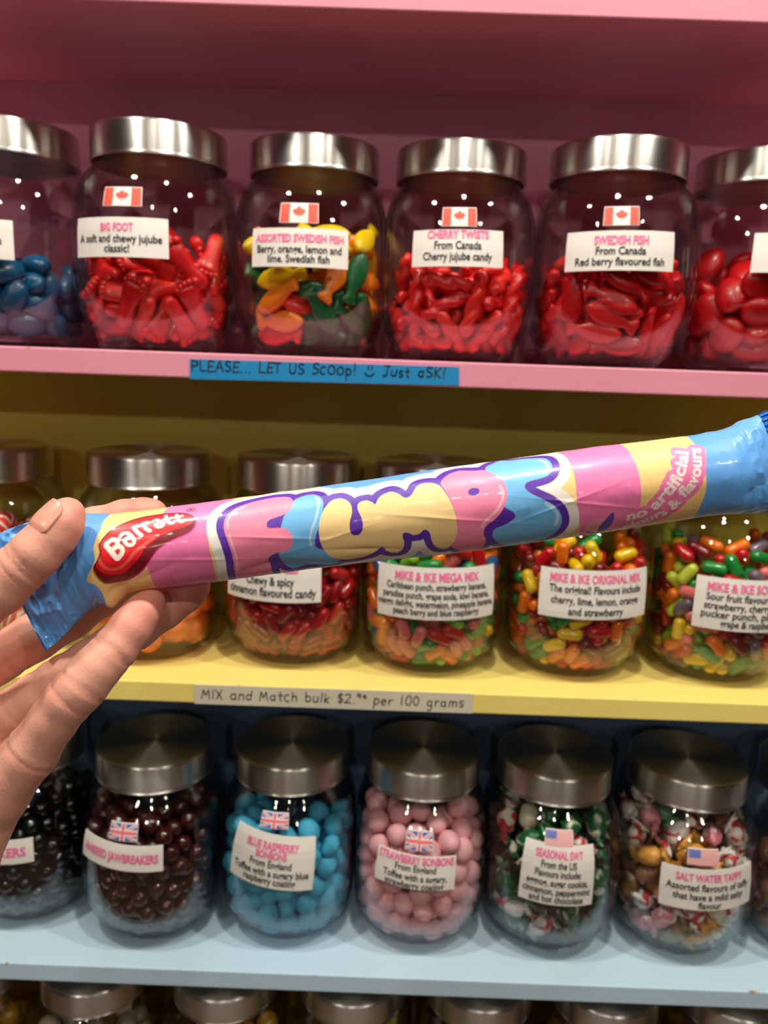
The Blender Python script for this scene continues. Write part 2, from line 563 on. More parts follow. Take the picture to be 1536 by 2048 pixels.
def jar_meshes():
    ns = 96
    phis = np.linspace(0, 2 * PI, ns, endpoint=False)
    rings = []
    zo = [0.0, 0.001, 0.003, 0.006, 0.010, 0.015, 0.021, 0.028, 0.036, 0.046, 0.058, 0.072, 0.088, 0.102, 0.114, 0.124, 0.133, 0.141, 0.148, 0.154, 0.160, 0.166, 0.1715]
    for z in zo:
        rings.append([(r * math.sin(p), -r * math.cos(p), z) for p, r in zip(phis, jar_r(phis, z))])
    for z in reversed([0.0075, 0.009, 0.012, 0.016, 0.022, 0.029, 0.037, 0.047, 0.058, 0.072, 0.088, 0.102, 0.114, 0.124, 0.133, 0.141, 0.148, 0.154, 0.160, 0.166, 0.1715]):
        th = 0.0032 if z > 0.02 else 0.0032 + (0.02 - z) * 0.5
        rings.append([((r - th) * math.sin(p), -(r - th) * math.cos(p), z) for p, r in zip(phis, jar_r(phis, z))])
    # punted base outside, flat inside
    verts = [v for r in rings for v in r]
    faces = []
    for i in range(len(rings) - 1):
        for j in range(ns):
            k = (j + 1) % ns
            faces.append((i * ns + j, i * ns + k, (i + 1) * ns + k, (i + 1) * ns + j))
    b0 = len(verts)
    verts += [(0.036 * math.sin(p), -0.036 * math.cos(p), 0.0035) for p in phis]
    for j in range(ns):
        k = (j + 1) % ns
        faces.append((j, b0 + j, b0 + k, k))
    c0 = len(verts)
    verts += [(0, 0, 0.004), (0, 0, 0.0065)]
    last = (len(rings) - 1) * ns
    for j in range(ns):
        k = (j + 1) % ns
        faces.append((b0 + j, c0, b0 + k))
        faces.append((last + j, last + k, c0 + 1))
    g = pymesh('jar_glass', verts, faces)
    # lid: turned steel cap with a rolled lower edge and a hollow underside
    prof = [(0.0, 0.0282), (0.030, 0.0284), (0.052, 0.0290), (0.0560, 0.0294), (0.0580, 0.0290), (0.0589, 0.0280), (0.0592, 0.0262), (0.0592, 0.004), (0.0590, 0.002),
            (0.0597, 0.0012), (0.0594, 0.0), (0.0582, 0.0002), (0.0578, 0.003), (0.0578, 0.0255), (0.0, 0.0262)]
    ns = 96
    verts, faces = [], []
    idx = []
    for r, z in prof:
        if r == 0:
            idx.append([len(verts)])
            verts.append((0, 0, z))
        else:
            idx.append(list(range(len(verts), len(verts) + ns)))
            verts += [(r * math.cos(2 * PI * j / ns), r * math.sin(2 * PI * j / ns), z) for j in range(ns)]
    for a, b in zip(idx[:-1], idx[1:]):
        for j in range(ns):
            k = (j + 1) % ns
            if len(a) == 1:
                faces.append((a[0], b[j], b[k]))
            elif len(b) == 1:
                faces.append((a[j], b[0], a[k]))
            else:
                faces.append((a[j], b[j], b[k], a[k]))
    l = pymesh('jar_lid', verts, faces)
    g.materials.append(GLASS)
    l.materials.append(STEEL)
    for me in (g, l):
        bm = bmesh.new()
        bm.from_mesh(me)
        bmesh.ops.recalc_face_normals(bm, faces=bm.faces)
        bm.to_mesh(me)
        bm.free()
    l.set_sharp_from_angle(angle=math.radians(50))
    return g, l


GMESH, LMESH = jar_meshes()
JARS = {}


class Jar:
    pass


def make_jar(key, lidpx, lidpy, shelf, yc, label, sx=1.0, sz=1.0, rz=0.0):
    p = at_y(lidpx, lidpy, yc)
    z = SH[shelf][0]
    root = empty('candy_jar', (p.x, yc, z), rz)
    root.scale = (sx, sx, sz)
    tag(root, label, 'candy jar')
    g = obj('glass_body', GMESH, parent=root)
    l = obj('lid', LMESH, parent=root, loc=(0, 0, LIDZ0))
    l['label'] = 'brushed steel lid'
    j = Jar()
    j.root, j.x, j.y, j.z, j.sx, j.sz, j.rz = root, p.x, yc, z, sx, sz, rz
    JARS[key] = j
    return j


def to_local(j, p):
    dx, dy = p.x - j.x, p.y - j.y
    c, s = math.cos(-j.rz), math.sin(-j.rz)
    return ((dx * c - dy * s) / j.sx, (dx * s + dy * c) / j.sx, (p.z - j.z) / j.sz)


def jar_hit(j, px, py):
    """(angle, height) on the jar's outside where the view through a photo pixel meets it"""
    d = ray(px, py)
    best, bp = None, None
    for i in range(1600):
        t = 0.5 + i * 0.0004
        p = CAM + d * t
        x, y, z = to_local(j, p)
        phi = math.atan2(x, -y)
        if 0 <= z <= 0.172:
            e = math.hypot(x, y) - float(jar_r(phi, z))
            if best is None or e < best:
                best, bp = e, (phi, z)
            if e < 0:
                return (phi, z)
    return bp


def surf(phi, z, off):
    r = float(jar_r(phi, z)) + off
    return (r * math.sin(phi), -r * math.cos(phi), z)


def sticker_frame(j, cx, cy, wpx, hpx, tilt):
    phi0, z0 = jar_hit(j, cx, cy)
    pl, pr = jar_hit(j, cx - wpx / 2, cy), jar_hit(j, cx + wpx / 2, cy)
    zt, zb = jar_hit(j, cx, cy - hpx / 2)[1], jar_hit(j, cx, cy + hpx / 2)[1]
    rho = float(jar_r(phi0, z0))
    Wd = abs(pr[0] - pl[0]) * rho
    Hd = abs(zt - zb)
    pm, zm = (pl[0] + pr[0]) / 2, (zt + zb) / 2
    ct, stl = math.cos(math.radians(tilt)), math.sin(math.radians(tilt))

    def fn(a, b, off):
        return surf(pm + (a * ct - b * stl) / rho, zm + a * stl + b * ct, off)
    return fn, Wd, Hd


def sheet(fn, Wd, Hd, verts, faces, mi, m, o1=0.0009, o0=0.0003, nx=16, ny=8):
    b = len(verts)
    for off in (o1, o0):
        for i in range(nx + 1):
            for k in range(ny + 1):
                verts.append(fn((i / nx - 0.5) * Wd, (k / ny - 0.5) * Hd, off))
    n1 = (nx + 1) * (ny + 1)
    q = lambda i, k, s: b + s * n1 + i * (ny + 1) + k
    for i in range(nx):
        for k in range(ny):
            faces.append((q(i, k, 0), q(i + 1, k, 0), q(i + 1, k + 1, 0), q(i, k + 1, 0)))
            faces.append((q(i, k, 1), q(i, k + 1, 1), q(i + 1, k + 1, 1), q(i + 1, k, 1)))
    for i in range(nx):
        faces.append((q(i, 0, 1), q(i + 1, 0, 1), q(i + 1, 0, 0), q(i, 0, 0)))
        faces.append((q(i, ny, 0), q(i + 1, ny, 0), q(i + 1, ny, 1), q(i, ny, 1)))
    for k in range(ny):
        faces.append((q(0, k, 0), q(0, k + 1, 0), q(0, k + 1, 1), q(0, k, 1)))
        faces.append((q(nx, k, 1), q(nx, k + 1, 1), q(nx, k + 1, 0), q(nx, k, 0)))
    mi += [m] * (len(faces) - len(mi))


def add_label(j, cx, cy, wpx, hpx, tilt, lines, what='white paper label with printed text'):
    """lines: (text, pink?, centre y as a fraction from the top, height fraction, width fraction)"""
    fn, Wd, Hd = sticker_frame(j, cx, cy, wpx, hpx, tilt)
    verts, faces, mi = [], [], []
    sheet(fn, Wd, Hd, verts, faces, mi, 0)
    for tx, pink, fy, fh, fwd, *fx in lines:
        v, tr = text_mesh(tx, 0.034 if pink else 0.02)
        x0, x1 = v[:, 0].min(), v[:, 0].max()
        sx_ = fwd * Wd / (x1 - x0)
        sy_ = fh * Hd / 0.72
        b = len(verts)
        for x, y in v:
            verts.append(fn((x - (x0 + x1) / 2) * sx_ + (fx[0] * Wd if fx else 0), (0.5 - fy) * Hd + (y - 0.34) * sy_, 0.00125))
        faces += [tuple(b + q for q in t) for t in tr]
        mi += [2 if pink else 1] * len(tr)
    o = obj('paper_label', pymesh('paper_label', verts, faces, mi), [PAPER, INK, PINKINK], j.root, smooth=False)
    o['label'] = what
    return o


LEAF = [(0, 1), (0.12, 0.72), (0.3, 0.82), (0.24, 0.42), (0.48, 0.62), (0.52, 0.48), (0.78, 0.52), (0.68, 0.3), (0.86, 0.16), (0.46, -0.14), (0.52, -0.32), (0.06, -0.24), (0.06, -0.66)]


def add_flag(j, cx, cy, wpx, hpx, tilt, kind):
    fn, Wd, Hd = sticker_frame(j, cx, cy, wpx, hpx, tilt)
    verts, faces, mi = [], [], []
    sheet(fn, Wd, Hd, verts, faces, mi, 0, nx=8, ny=4)
    W2, H2 = Wd * 0.48, Hd * 0.46

    def poly(pts, m, off):
        # fan of a convex (or star-shaped about its centroid) outline
        b = len(verts)
        cxx, cyy = sum(p[0] for p in pts) / len(pts), sum(p[1] for p in pts) / len(pts)
        verts.append(fn(cxx * W2, cyy * H2, off))
        for x, y in pts:
            verts.append(fn(x * W2, y * H2, off))
        n = len(pts)
        for i in range(n):
            faces.append((b, b + 1 + i, b + 1 + (i + 1) % n))
            mi.append(m)

    def rect(x0, x1, y0, y1, m, off):
        n = max(1, int((x1 - x0) / 0.34))
        for i in range(n):
            a, c = x0 + (x1 - x0) * i / n, x0 + (x1 - x0) * (i + 1) / n
            poly([(a, y0), (c, y0), (c, y1), (a, y1)], m, off)
    if kind == 'ca':
        rect(-1, -0.5, -1, 1, 1, 0.0012)
        rect(0.5, 1, -1, 1, 1, 0.0012)
        lf = LEAF + [(-x, y) for x, y in reversed(LEAF[1:])]
        poly([(x * 0.43, y * 0.78) for x, y in lf], 1, 0.0012)
        mats = [PAPER, FLAGRED]
    elif kind == 'uk':
        rect(-1, 1, -1, 1, 1, 0.0012)

        def diag(s, wd, m, off):
            n = 6
            for i in range(n):
                a, c = -1 + 2 * i / n, -1 + 2 * (i + 1) / n
                lo = lambda x: max(-1, min(1, s * x - wd))
                hi = lambda x: max(-1, min(1, s * x + wd))
                poly([(a, lo(a)), (c, lo(c)), (c, hi(c)), (a, hi(a))], m, off)
        for s in (1, -1):
            diag(s, 0.24, 0, 0.00135)
        for s in (1, -1):
            diag(s, 0.1, 2, 0.00150)
        rect(-1, 1, -0.34, 0.34, 0, 0.00165)
        rect(-0.2, 0.2, -1, 1, 0, 0.00165)
        rect(-1, 1, -0.2, 0.2, 2, 0.0018)
        rect(-0.12, 0.12, -1, 1, 2, 0.0018)
        mats = [PAPER, FLAGBLUE, FLAGPINK]
    else:
        for i in range(7):
            y1 = 1 - i * 2 * 2 / 13
            rect(-1, 1, y1 - 2 / 13, y1, 2, 0.0012)
        rect(-1, -0.2, 1 - 14 / 13, 1, 1, 0.00135)
        for r in range(4):
            for c in range(5):
                x, y = -0.92 + c * 0.16, 0.87 - r * 0.25
                rect(x - 0.022, x + 0.022, y - 0.04, y + 0.04, 0, 0.0015)
        mats = [PAPER, FLAGBLUE, FLAGPINK]
    o = obj('flag_sticker', pymesh('flag_sticker', verts, faces, mi), mats, j.root, smooth=False)
    o['label'] = {'ca': 'small Canadian flag sticker', 'uk': 'small British flag sticker', 'us': 'small American flag sticker'}[kind]
    return o


# pink shelf
A = 'on the pink shelf'
make_jar('gem', 18, 300, 'pink', 0.738, 'glass jar of deep blue gummies at the left end of the pink shelf', 1.0, 0.95)
make_jar('foot', 320, 295, 'pink', 0.735, 'glass jar of red gummy feet, second from left on the pink shelf', 1.0, 0.95)
make_jar('fishmix', 630, 320, 'pink', 0.75, 'glass jar of yellow, orange and green gummy fish on the pink shelf', 0.99, 0.935)
make_jar('twist', 923, 325, 'pink', 0.75, 'glass jar of red gummy twists with two-line label from Canada, pink shelf', 0.99, 0.935)
make_jar('fish', 1238, 310, 'pink', 0.736, 'glass jar of dark red gummy fish on the pink shelf', 1.005, 0.95)
make_jar('drop', 1534, 335, 'pink', 0.745, 'glass jar of large red oval gummies cut off at right on the pink shelf', 1.01, 0.945)
# yellow shelf
make_jar('swirl', -22, 945, 'yellow', 0.745, 'glass jar of red and white swirled candy behind the thumb, yellow shelf')
make_jar('orange', 301, 950, 'yellow', 0.745, 'glass jar of bright orange candy behind the fingers, yellow shelf')
make_jar('hot', 597, 955, 'yellow', 0.750, 'glass jar of dark red cinnamon candy below the wrapper middle, yellow shelf')
make_jar('mega', 872, 965, 'yellow', 0.742, 'glass jar of mixed jelly beans with a five-line label, yellow shelf')
make_jar('orig', 1160, 975, 'yellow', 0.745, 'glass jar of mixed jelly beans second from right, yellow shelf')
make_jar('sour', 1452, 985, 'yellow', 0.745, 'glass jar of mixed jelly beans cut off at right end, yellow shelf')
# blue shelf
make_jar('black', 60, 1510, 'blue', 0.755, 'glass jar of shiny black candy balls at the left end of the blue shelf', 0.97)
make_jar('brown', 313, 1530, 'blue', 0.738, 'glass jar of dark brown candy balls on the blue shelf')
make_jar('bluebon', 584, 1530, 'blue', 0.745, 'glass jar of light blue sugary candies on the blue shelf')
make_jar('pinkbon', 845, 1540, 'blue', 0.745, 'glass jar full of pale pink round candies on the blue shelf')
make_jar('season', 1106, 1550, 'blue', 0.745, 'glass jar of green, red and white wrapped taffy on the blue shelf')
make_jar('taffy', 1369, 1565, 'blue', 0.745, 'glass jar of pastel wrapped taffy on the blue shelf')
make_jar('edge', 1634, 1580, 'blue', 0.745, 'glass jar with pink candy barely in view at right edge of the blue shelf')
# bottom shelf, only lids and shoulders in view
names4 = ('leftmost', 'second from left', 'third from left', 'fourth from left', 'fifth from left', 'sixth from left', 'rightmost')
for i, x in enumerate((-55, 198, 455, 706, 953, 1200, 1452)):
    make_jar('low%d' % i, x, 2000 + x * 0.036, 'mustard', 0.745, 'lidded glass jar %s in the dark row along the bottom' % names4[i])

T = lambda s, fy, fh, fw: (s, True, fy, fh, fw)
K = lambda s, fy, fh, fw: (s, False, fy, fh, fw)
add_flag(JARS['foot'], 247, 393, 75, 38, 0, 'ca')
add_label(JARS['foot'], 247, 474, 180, 80, 0, [T('BIG FOOT', 0.25, 0.2, 0.34), K('A soft and chewy jujube', 0.53, 0.2, 0.88), K('classic!', 0.78, 0.2, 0.26)])
add_flag(JARS['fishmix'], 599, 426, 76, 40, 0, 'ca')
add_label(JARS['fishmix'], 601, 495, 189, 78, 0, [T('ASSORTED SWEDISH FISH', 0.26, 0.2, 0.9), K('Berry, orange, lemon and', 0.54, 0.2, 0.86), K('lime. Swedish fish', 0.79, 0.2, 0.62)])
add_flag(JARS['twist'], 919, 434, 68, 38, 1, 'ca')
add_label(JARS['twist'], 916, 496, 179, 74, 1, [T('CHERRY TWISTS', 0.13, 0.22, 0.66), K('From Canada', 0.42, 0.22, 0.5), K('Cherry jujube candy', 0.72, 0.22, 0.74)])
add_flag(JARS['fish'], 1243, 432, 70, 38, 1, 'ca')
add_label(JARS['fish'], 1240, 501, 213, 80, 1, [T('SWEDISH FISH', 0.24, 0.22, 0.48), K('From Canada', 0.5, 0.2, 0.44), K('Red berry flavoured fish', 0.77, 0.2, 0.8)])
add_label(JARS['gem'], -55, 476, 164, 80, 0, [('e', False, 0.52, 0.2, 0.04, 0.35)], 'white paper label running out of view')
add_label(JARS['drop'], 1590, 506, 170, 80, 0, [], 'white paper label running out of view')
add_label(JARS['hot'], 550, 1160, 184, 88, 0, [T('HOT TAMALES', 0.22, 0.2, 0.56), K('Chewy & spicy', 0.52, 0.2, 0.48), K('cinnamon flavoured candy', 0.78, 0.2, 0.9)])
add_label(JARS['mega'], 871, 1188, 229, 104, 1, [T('MIKE & IKE MEGA MIX', 0.17, 0.16, 0.68), K('Caribbean punch, strawberry banana,', 0.36, 0.13, 0.82), K('paradise punch, grape soda, kiwi banana,', 0.53, 0.13, 0.88), K('mango delight, watermelon, pineapple banana,', 0.69, 0.13, 0.97), K('peach berry and blue raspberry', 0.85, 0.13, 0.7)])
add_label(JARS['orig'], 1184, 1190, 211, 98, 1, [T('MIKE & IKE ORIGINAL MIX', 0.17, 0.17, 0.82), K('The original! Flavours include', 0.39, 0.16, 0.82), K('cherry, lime, lemon, orange', 0.62, 0.16, 0.78), K('and strawberry', 0.84, 0.16, 0.48)])
add_label(JARS['sour'], 1490, 1212, 206, 104, 0, [T('MIKE & IKE SOUR MIX', 0.17, 0.16, 0.8), K('Sour fruit flavours include', 0.36, 0.14, 0.8), K('strawberry, cherry, lemon,', 0.53, 0.14, 0.82), K('pucker punch, pineapple,', 0.69, 0.14, 0.86), K('grape & raspberry', 0.86, 0.14, 0.52)])
add_label(JARS['black'], -10, 1704, 155, 48, 0, [T('JAWBREAKERS', 0.5, 0.36, 0.84)])
add_flag(JARS['brown'], 248, 1663, 56, 37, 0, 'uk')
add_label(JARS['brown'], 247, 1714, 158, 52, -2, [T('ANISEED JAWBREAKERS', 0.5, 0.34, 0.9)])
add_flag(JARS['bluebon'], 550, 1640, 55, 34, 0, 'uk')
add_label(JARS['bluebon'], 547, 1722, 164, 108, -5, [T('BLUE RASPBERRY', 0.2, 0.14, 0.62), T('BONBONS', 0.36, 0.14, 0.36), K('From England', 0.53, 0.14, 0.48), K('Toffee with a sugary blue', 0.7, 0.14, 0.88), K('raspberry coating', 0.86, 0.14, 0.6)])
add_flag(JARS['pinkbon'], 839, 1681, 54, 42, -2, 'uk')
add_label(JARS['pinkbon'], 831, 1744, 158, 68, -3, [T('STRAWBERRY BONBONS', 0.14, 0.22, 0.94), K('From England', 0.38, 0.2, 0.5), K('Toffee with a sugary,', 0.64, 0.2, 0.78), K('strawberry coating', 0.88, 0.2, 0.72)])
add_flag(JARS['season'], 1118, 1675, 56, 34, 0, 'us')
add_label(JARS['season'], 1114, 1749, 145, 122, -1, [T('SEASONAL SWT', 0.15, 0.13, 0.66), K('From the US', 0.31, 0.12, 0.48), K('Flavours include:', 0.46, 0.12, 0.62), K('eggnog, sugar cookie,', 0.61, 0.12, 0.82), K('cinnamon, peppermint', 0.76, 0.12, 0.9), K('and hot chocolate', 0.9, 0.12, 0.72)])
add_flag(JARS['taffy'], 1406, 1714, 62, 34, 1, 'us')
add_label(JARS['taffy'], 1408, 1779, 180, 82, 2, [T('SALT WATER TAFFY', 0.2, 0.18, 0.7), K('Assorted flavours of taffy', 0.43, 0.17, 0.88), K('that have a mild salty', 0.66, 0.17, 0.74), K('flavour', 0.87, 0.17, 0.24)])

# ------------------------------------------------------------------ candy shapes
def loft(name, stations, ns=16, sq=2.0, twist=0.0):
    """stations: (x, half width, half thickness, y shift); closed solid along x"""
    verts, faces = [], []
    n = len(stations)
    for i, s in enumerate(stations):
        x, a, b = s[:3]
        dy = s[3] if len(s) > 3 else 0
        tw = twist * i / (n - 1)
        for j in range(ns):
            t = 2 * PI * j / ns
            c, sn = math.cos(t), math.sin(t)
            yy = a * math.copysign(abs(c) ** (2 / sq), c)
            zz = b * math.copysign(abs(sn) ** (2 / sq), sn)
            verts.append((x, dy + yy * math.cos(tw) - zz * math.sin(tw), yy * math.sin(tw) + zz * math.cos(tw)))
    for i in range(n - 1):
        for j in range(ns):
            k = (j + 1) % ns
            faces.append((i * ns + j, (i + 1) * ns + j, (i + 1) * ns + k, i * ns + k))
    faces.append(tuple(range(ns)))
    faces.append(tuple(reversed(range((n - 1) * ns, n * ns))))
    return pymesh(name, verts, faces)


def bm_fix(me, smooth=True):
    bm = bmesh.new()
    bm.from_mesh(me)
    bmesh.ops.recalc_face_normals(bm, faces=bm.faces)
    bm.to_mesh(me)
    bm.free()
    if smooth:
        me.polygons.foreach_set('use_smooth', [True] * len(me.polygons))
    return me


def ball_mesh(r, lump=0.0, seed=0, sub=3):
    bm = bmesh.new()
    bmesh.ops.create_icosphere(bm, subdivisions=sub, radius=r)
    if lump:
        rnd = random.Random(seed)
        ds = [(Vector((rnd.uniform(-1, 1), rnd.uniform(-1, 1), rnd.uniform(-1, 1))).normalized(), rnd.uniform(-1, 1) * lump) for _ in range(9)]
        for v in bm.verts:
            n = v.co.normalized()
            k = 1 + sum(a * max(0, n.dot(d)) ** 3 for d, a in ds)
            v.co *= k
    me = bpy.data.meshes.new('ball')
    bm.to_mesh(me)
    bm.free()
    return bm_fix(me)


def capsule_mesh(r, half):
    st = []
    for i in range(6):
        t = i / 5 * PI / 2
        st.append((-half - r * math.cos(t) * 0.9, max(r * math.sin(t), r * 0.05), max(r * math.sin(t), r * 0.05)))
    st += [(0, r * 0.985, r * 0.985)]
    st += [(-s[0], s[1], s[2]) for s in reversed(st[:6])]
    return bm_fix(loft('bean', st, 14))


def fish_mesh():
    st = []
    tab = [(-1, .05, .3), (-.94, .2, .6), (-.8, .42, .85), (-.6, .60, 1), (-.3, .70, 1), (0, .66, 1), (.25, .52, .95), (.45, .36, .85), (.58, .28, .75), (.7, .34, .7), (.84, .50, .65), (.95, .54, .55), (1, .40, .3)]
    for x, a, b in tab:
        st.append((x * 0.0235, a * 0.0140, b * 0.0052))
    return bm_fix(loft('gummy_fish', st, 18, 2.5))


def foot_mesh():
    tab = [(-1, .12, .5, 0), (-.93, .3, .8, 0), (-.75, .42, 1, 0), (-.45, .43, .95, .02), (-.1, .40, .85, .05), (.25, .50, .85, .02), (.55, .60, .85, 0), (.75, .60, .8, 0), (.86, .48, .6, 0.02), (.9, .3, .3, 0.03)]
    me = loft('gummy_foot', [(x * 0.0225, a * 0.0165, b * 0.0055, d * 0.0165) for x, a, b, d in tab], 18, 2.3)
    bm = bmesh.new()
    bm.from_mesh(me)
    for i, (y, r, xx) in enumerate(((-0.0085, .0042, .0205), (-0.0035, .0034, .0222), (0.0008, .0031, .0222), (0.0048, .0029, .0212), (0.0085, .0026, .0192))):
        bmesh.ops.create_icosphere(bm, subdivisions=2, radius=r, matrix=Matrix.Translation((xx, y, 0.0004)))
    bm.to_mesh(me)
    bm.free()
    return bm_fix(me)


def twist_mesh():
    st = []
    for i in range(29):
        x = -1 + 2 * i / 28
        k = math.sqrt(max(0.02, 1 - abs(x) ** 6))
        st.append((x * 0.0225, 0.0068 * k, 0.0048 * k))
    return bm_fix(loft('gummy_twist', st, 16, 3.0, PI * 2.2))


def lozenge_mesh(a, b, c, sq=2.2):
    st = []
    for i in range(13):
        t = -PI / 2 + PI * i / 12
        k = max(0.06, math.cos(t)) ** 0.8
        st.append((a * math.sin(t), b * k, c * k))
    return bm_fix(loft('lozenge', st, 16, sq))


def wrapped_mesh(seed, fan=1.0):
    """a taffy lump in twisted wax paper: pleated fans at both ends"""
    rnd = random.Random(seed)
    ns = 24
    tab = [(-1.0, 1.0, .34), (-.86, .80, .30), (-.72, .42, .25), (-.62, .20, .2), (-.54, .50, .55), (-.44, .78, .85), (-.2, .86, .95), (0.1, .88, .97), (.35, .84, .92), (.48, .70, .75), (.58, .34, .4), (.64, .20, .2), (.74, .45, .25), (.87, .85, .28), (1.0, 1.05, .36)]
    verts, faces, mi = [], [], []
    for i, (x, a, b) in enumerate(tab):
        ple = 0.32 if abs(x) > 0.66 else (0.10 if abs(x) > 0.5 else 0.05)
        ph = rnd.uniform(0, 6)
        for q in range(ns):
            t = 2 * PI * q / ns
            k = 1 + ple * math.sin(6 * t + ph) + rnd.uniform(-.05, .05)
            verts.append((x * 0.0215, a * k * 0.0105 * math.cos(t) * (fan if abs(x) > .7 else 1), b * k * 0.0100 * math.sin(t) + (rnd.uniform(-.001, .001) if abs(x) > .7 else 0)))
    for i in range(len(tab) - 1):
        for q in range(ns):
            r = (q + 1) % ns
            faces.append((i * ns + q, (i + 1) * ns + q, (i + 1) * ns + r, i * ns + r))
            xm = abs(tab[i][0] + tab[i + 1][0]) / 2
            mi.append(1 if xm > 0.5 else 0)
    faces.append(tuple(range(ns)))
    faces.append(tuple(reversed(range((len(tab) - 1) * ns, len(tab) * ns))))
    mi += [1, 1]
    return bm_fix(pymesh('taffy', verts, faces, mi))


# ------------------------------------------------------------------ filling the jars: relax little chains of spheres inside the glass
def pack(n, chain, r, sp, fill, shell, seed, slope=0.0, ang=118, it=110, zrough=0.0, grav=0.00025, marg=0.0):
    g = np.random.default_rng(seed)
    phi = np.radians(g.uniform(-ang, ang, n))
    z = g.uniform(0.012 + r, max(fill - r, 0.03), n)
    ro = jar_r(phi, z) - 0.0036 - r
    rho = np.maximum(ro - g.uniform(0, 1, n) * shell, 0.004)
    c = np.stack([rho * np.sin(phi), -rho * np.cos(phi), z], 1)
    d = g.normal(size=(n, 3))
    rad = c * np.array([1, 1, 0])
    rad /= np.linalg.norm(rad, axis=1, keepdims=True) + 1e-9
    d -= rad * (d * rad).sum(1, keepdims=True) * 0.8
    d /= np.linalg.norm(d, axis=1, keepdims=True)
    off = (np.arange(chain) - (chain - 1) / 2) * sp
    Q = (c[:, None, :] + d[:, None, :] * off[None, :, None]).reshape(-1, 3)
    owner = np.repeat(np.arange(n), chain)
    fz = fill + g.normal(size=n)[owner] * zrough
    I = J = None
    for k in range(it):
        if k % 6 == 0:
            D2 = ((Q[:, None, :] - Q[None, :, :]) ** 2).sum(2)
            I, J = np.where((D2 < (2 * r + 0.006) ** 2) & (owner[:, None] < owner[None, :]))
        dv = Q[I] - Q[J]
        ds = np.linalg.norm(dv, axis=1) + 1e-9
        pen = np.maximum(0, 2 * r - ds)
        mv = dv / ds[:, None] * (pen * 0.42)[:, None]
        np.add.at(Q, I, mv)
        np.add.at(Q, J, -mv)
        if k < it - 25:
            Q[:, 2] -= grav
        if chain > 1:
            R = Q.reshape(n, chain, 3)
            cen = R.mean(1)
            dd = R[:, -1] - R[:, 0]
            dd /= np.linalg.norm(dd, axis=1, keepdims=True) + 1e-9
            tgt = cen[:, None, :] + dd[:, None, :] * off[None, :, None]
            Q = (R * 0.3 + tgt * 0.7).reshape(-1, 3)
        zz = np.clip(Q[:, 2], 0.0095 + marg + r, 0.165)
        top = fz + slope * Q[:, 1] - r
        Q[:, 2] = np.maximum(np.minimum(zz, np.maximum(top, 0.03)), 0.0095 + marg + r)
        ph = np.arctan2(Q[:, 0], -Q[:, 1])
        rr = np.hypot(Q[:, 0], Q[:, 1]) + 1e-9
        lim = jar_r(ph, Q[:, 2]) - 0.0042 - marg - r
        nr = np.minimum(rr, lim)
        nr = np.maximum(nr, np.maximum(lim - shell, 0))
        Q[:, :2] *= (nr / rr)[:, None]
    R = Q.reshape(n, chain, 3)
    return R


def place(j, R, protos, seed, flat=True, name='candy', label='', cat='candy', group='', choose=None):
    """protos: list of (mesh, label, group); one object per piece"""
    rnd = random.Random(seed)
    out = []
    M0 = Matrix.Translation((j.x, j.y, j.z)) @ Matrix.Rotation(j.rz, 4, 'Z')
    for i in range(len(R)):
        c = Vector(R[i].mean(0))
        c = Vector((c.x * j.sx, c.y * j.sx, c.z * j.sz))
        if R.shape[1] > 1:
            d = Vector(R[i][-1] - R[i][0]).normalized()
            nrm = Vector((c.x, c.y, 0.35 * rnd.uniform(-0.06, 0.1)))
            nrm = (nrm - d * nrm.dot(d)).normalized()
            nrm = (Matrix.Rotation(rnd.uniform(-0.5, 0.5), 3, d) @ nrm).normalized()
            y = nrm.cross(d)
            M = Matrix((d, y, nrm)).transposed().to_4x4()
            if rnd.random() < 0.5:
                M = M @ Matrix.Rotation(PI, 4, 'Z')
        else:
            M = Euler((rnd.uniform(0, 6.28), rnd.uniform(0, 6.28), rnd.uniform(0, 6.28))).to_matrix().to_4x4()
        k = choose(i, c, rnd) if choose else rnd.randrange(len(protos))
        me, lab, grp = protos[k]
        o = bpy.data.objects.new(name, me)
        COL.objects.link(o)
        o.matrix_world = M0 @ Matrix.Translation(c) @ M
        tag(o, lab, cat, grp)
        out.append(o)
    return out


def mesh_with(me, *mats):
    m = me.copy()
    m.materials.clear()
    for x in mats:
        m.materials.append(x)
    return m


# ---- gummies on the pink shelf
g_red = gummy('red_gummy', (214, 24, 28))
g_red2 = gummy('dark_red_gummy', (190, 8, 16))
g_coral = gummy('coral_red_gummy', (228, 44, 36))
g_blue = gummy('blue_gummy', (8, 80, 122))
g_yel = gummy('yellow_gummy', (240, 196, 10))
g_ora = gummy('orange_gummy', (238, 128, 20))
g_grn = gummy('green_gummy', (14, 96, 50))

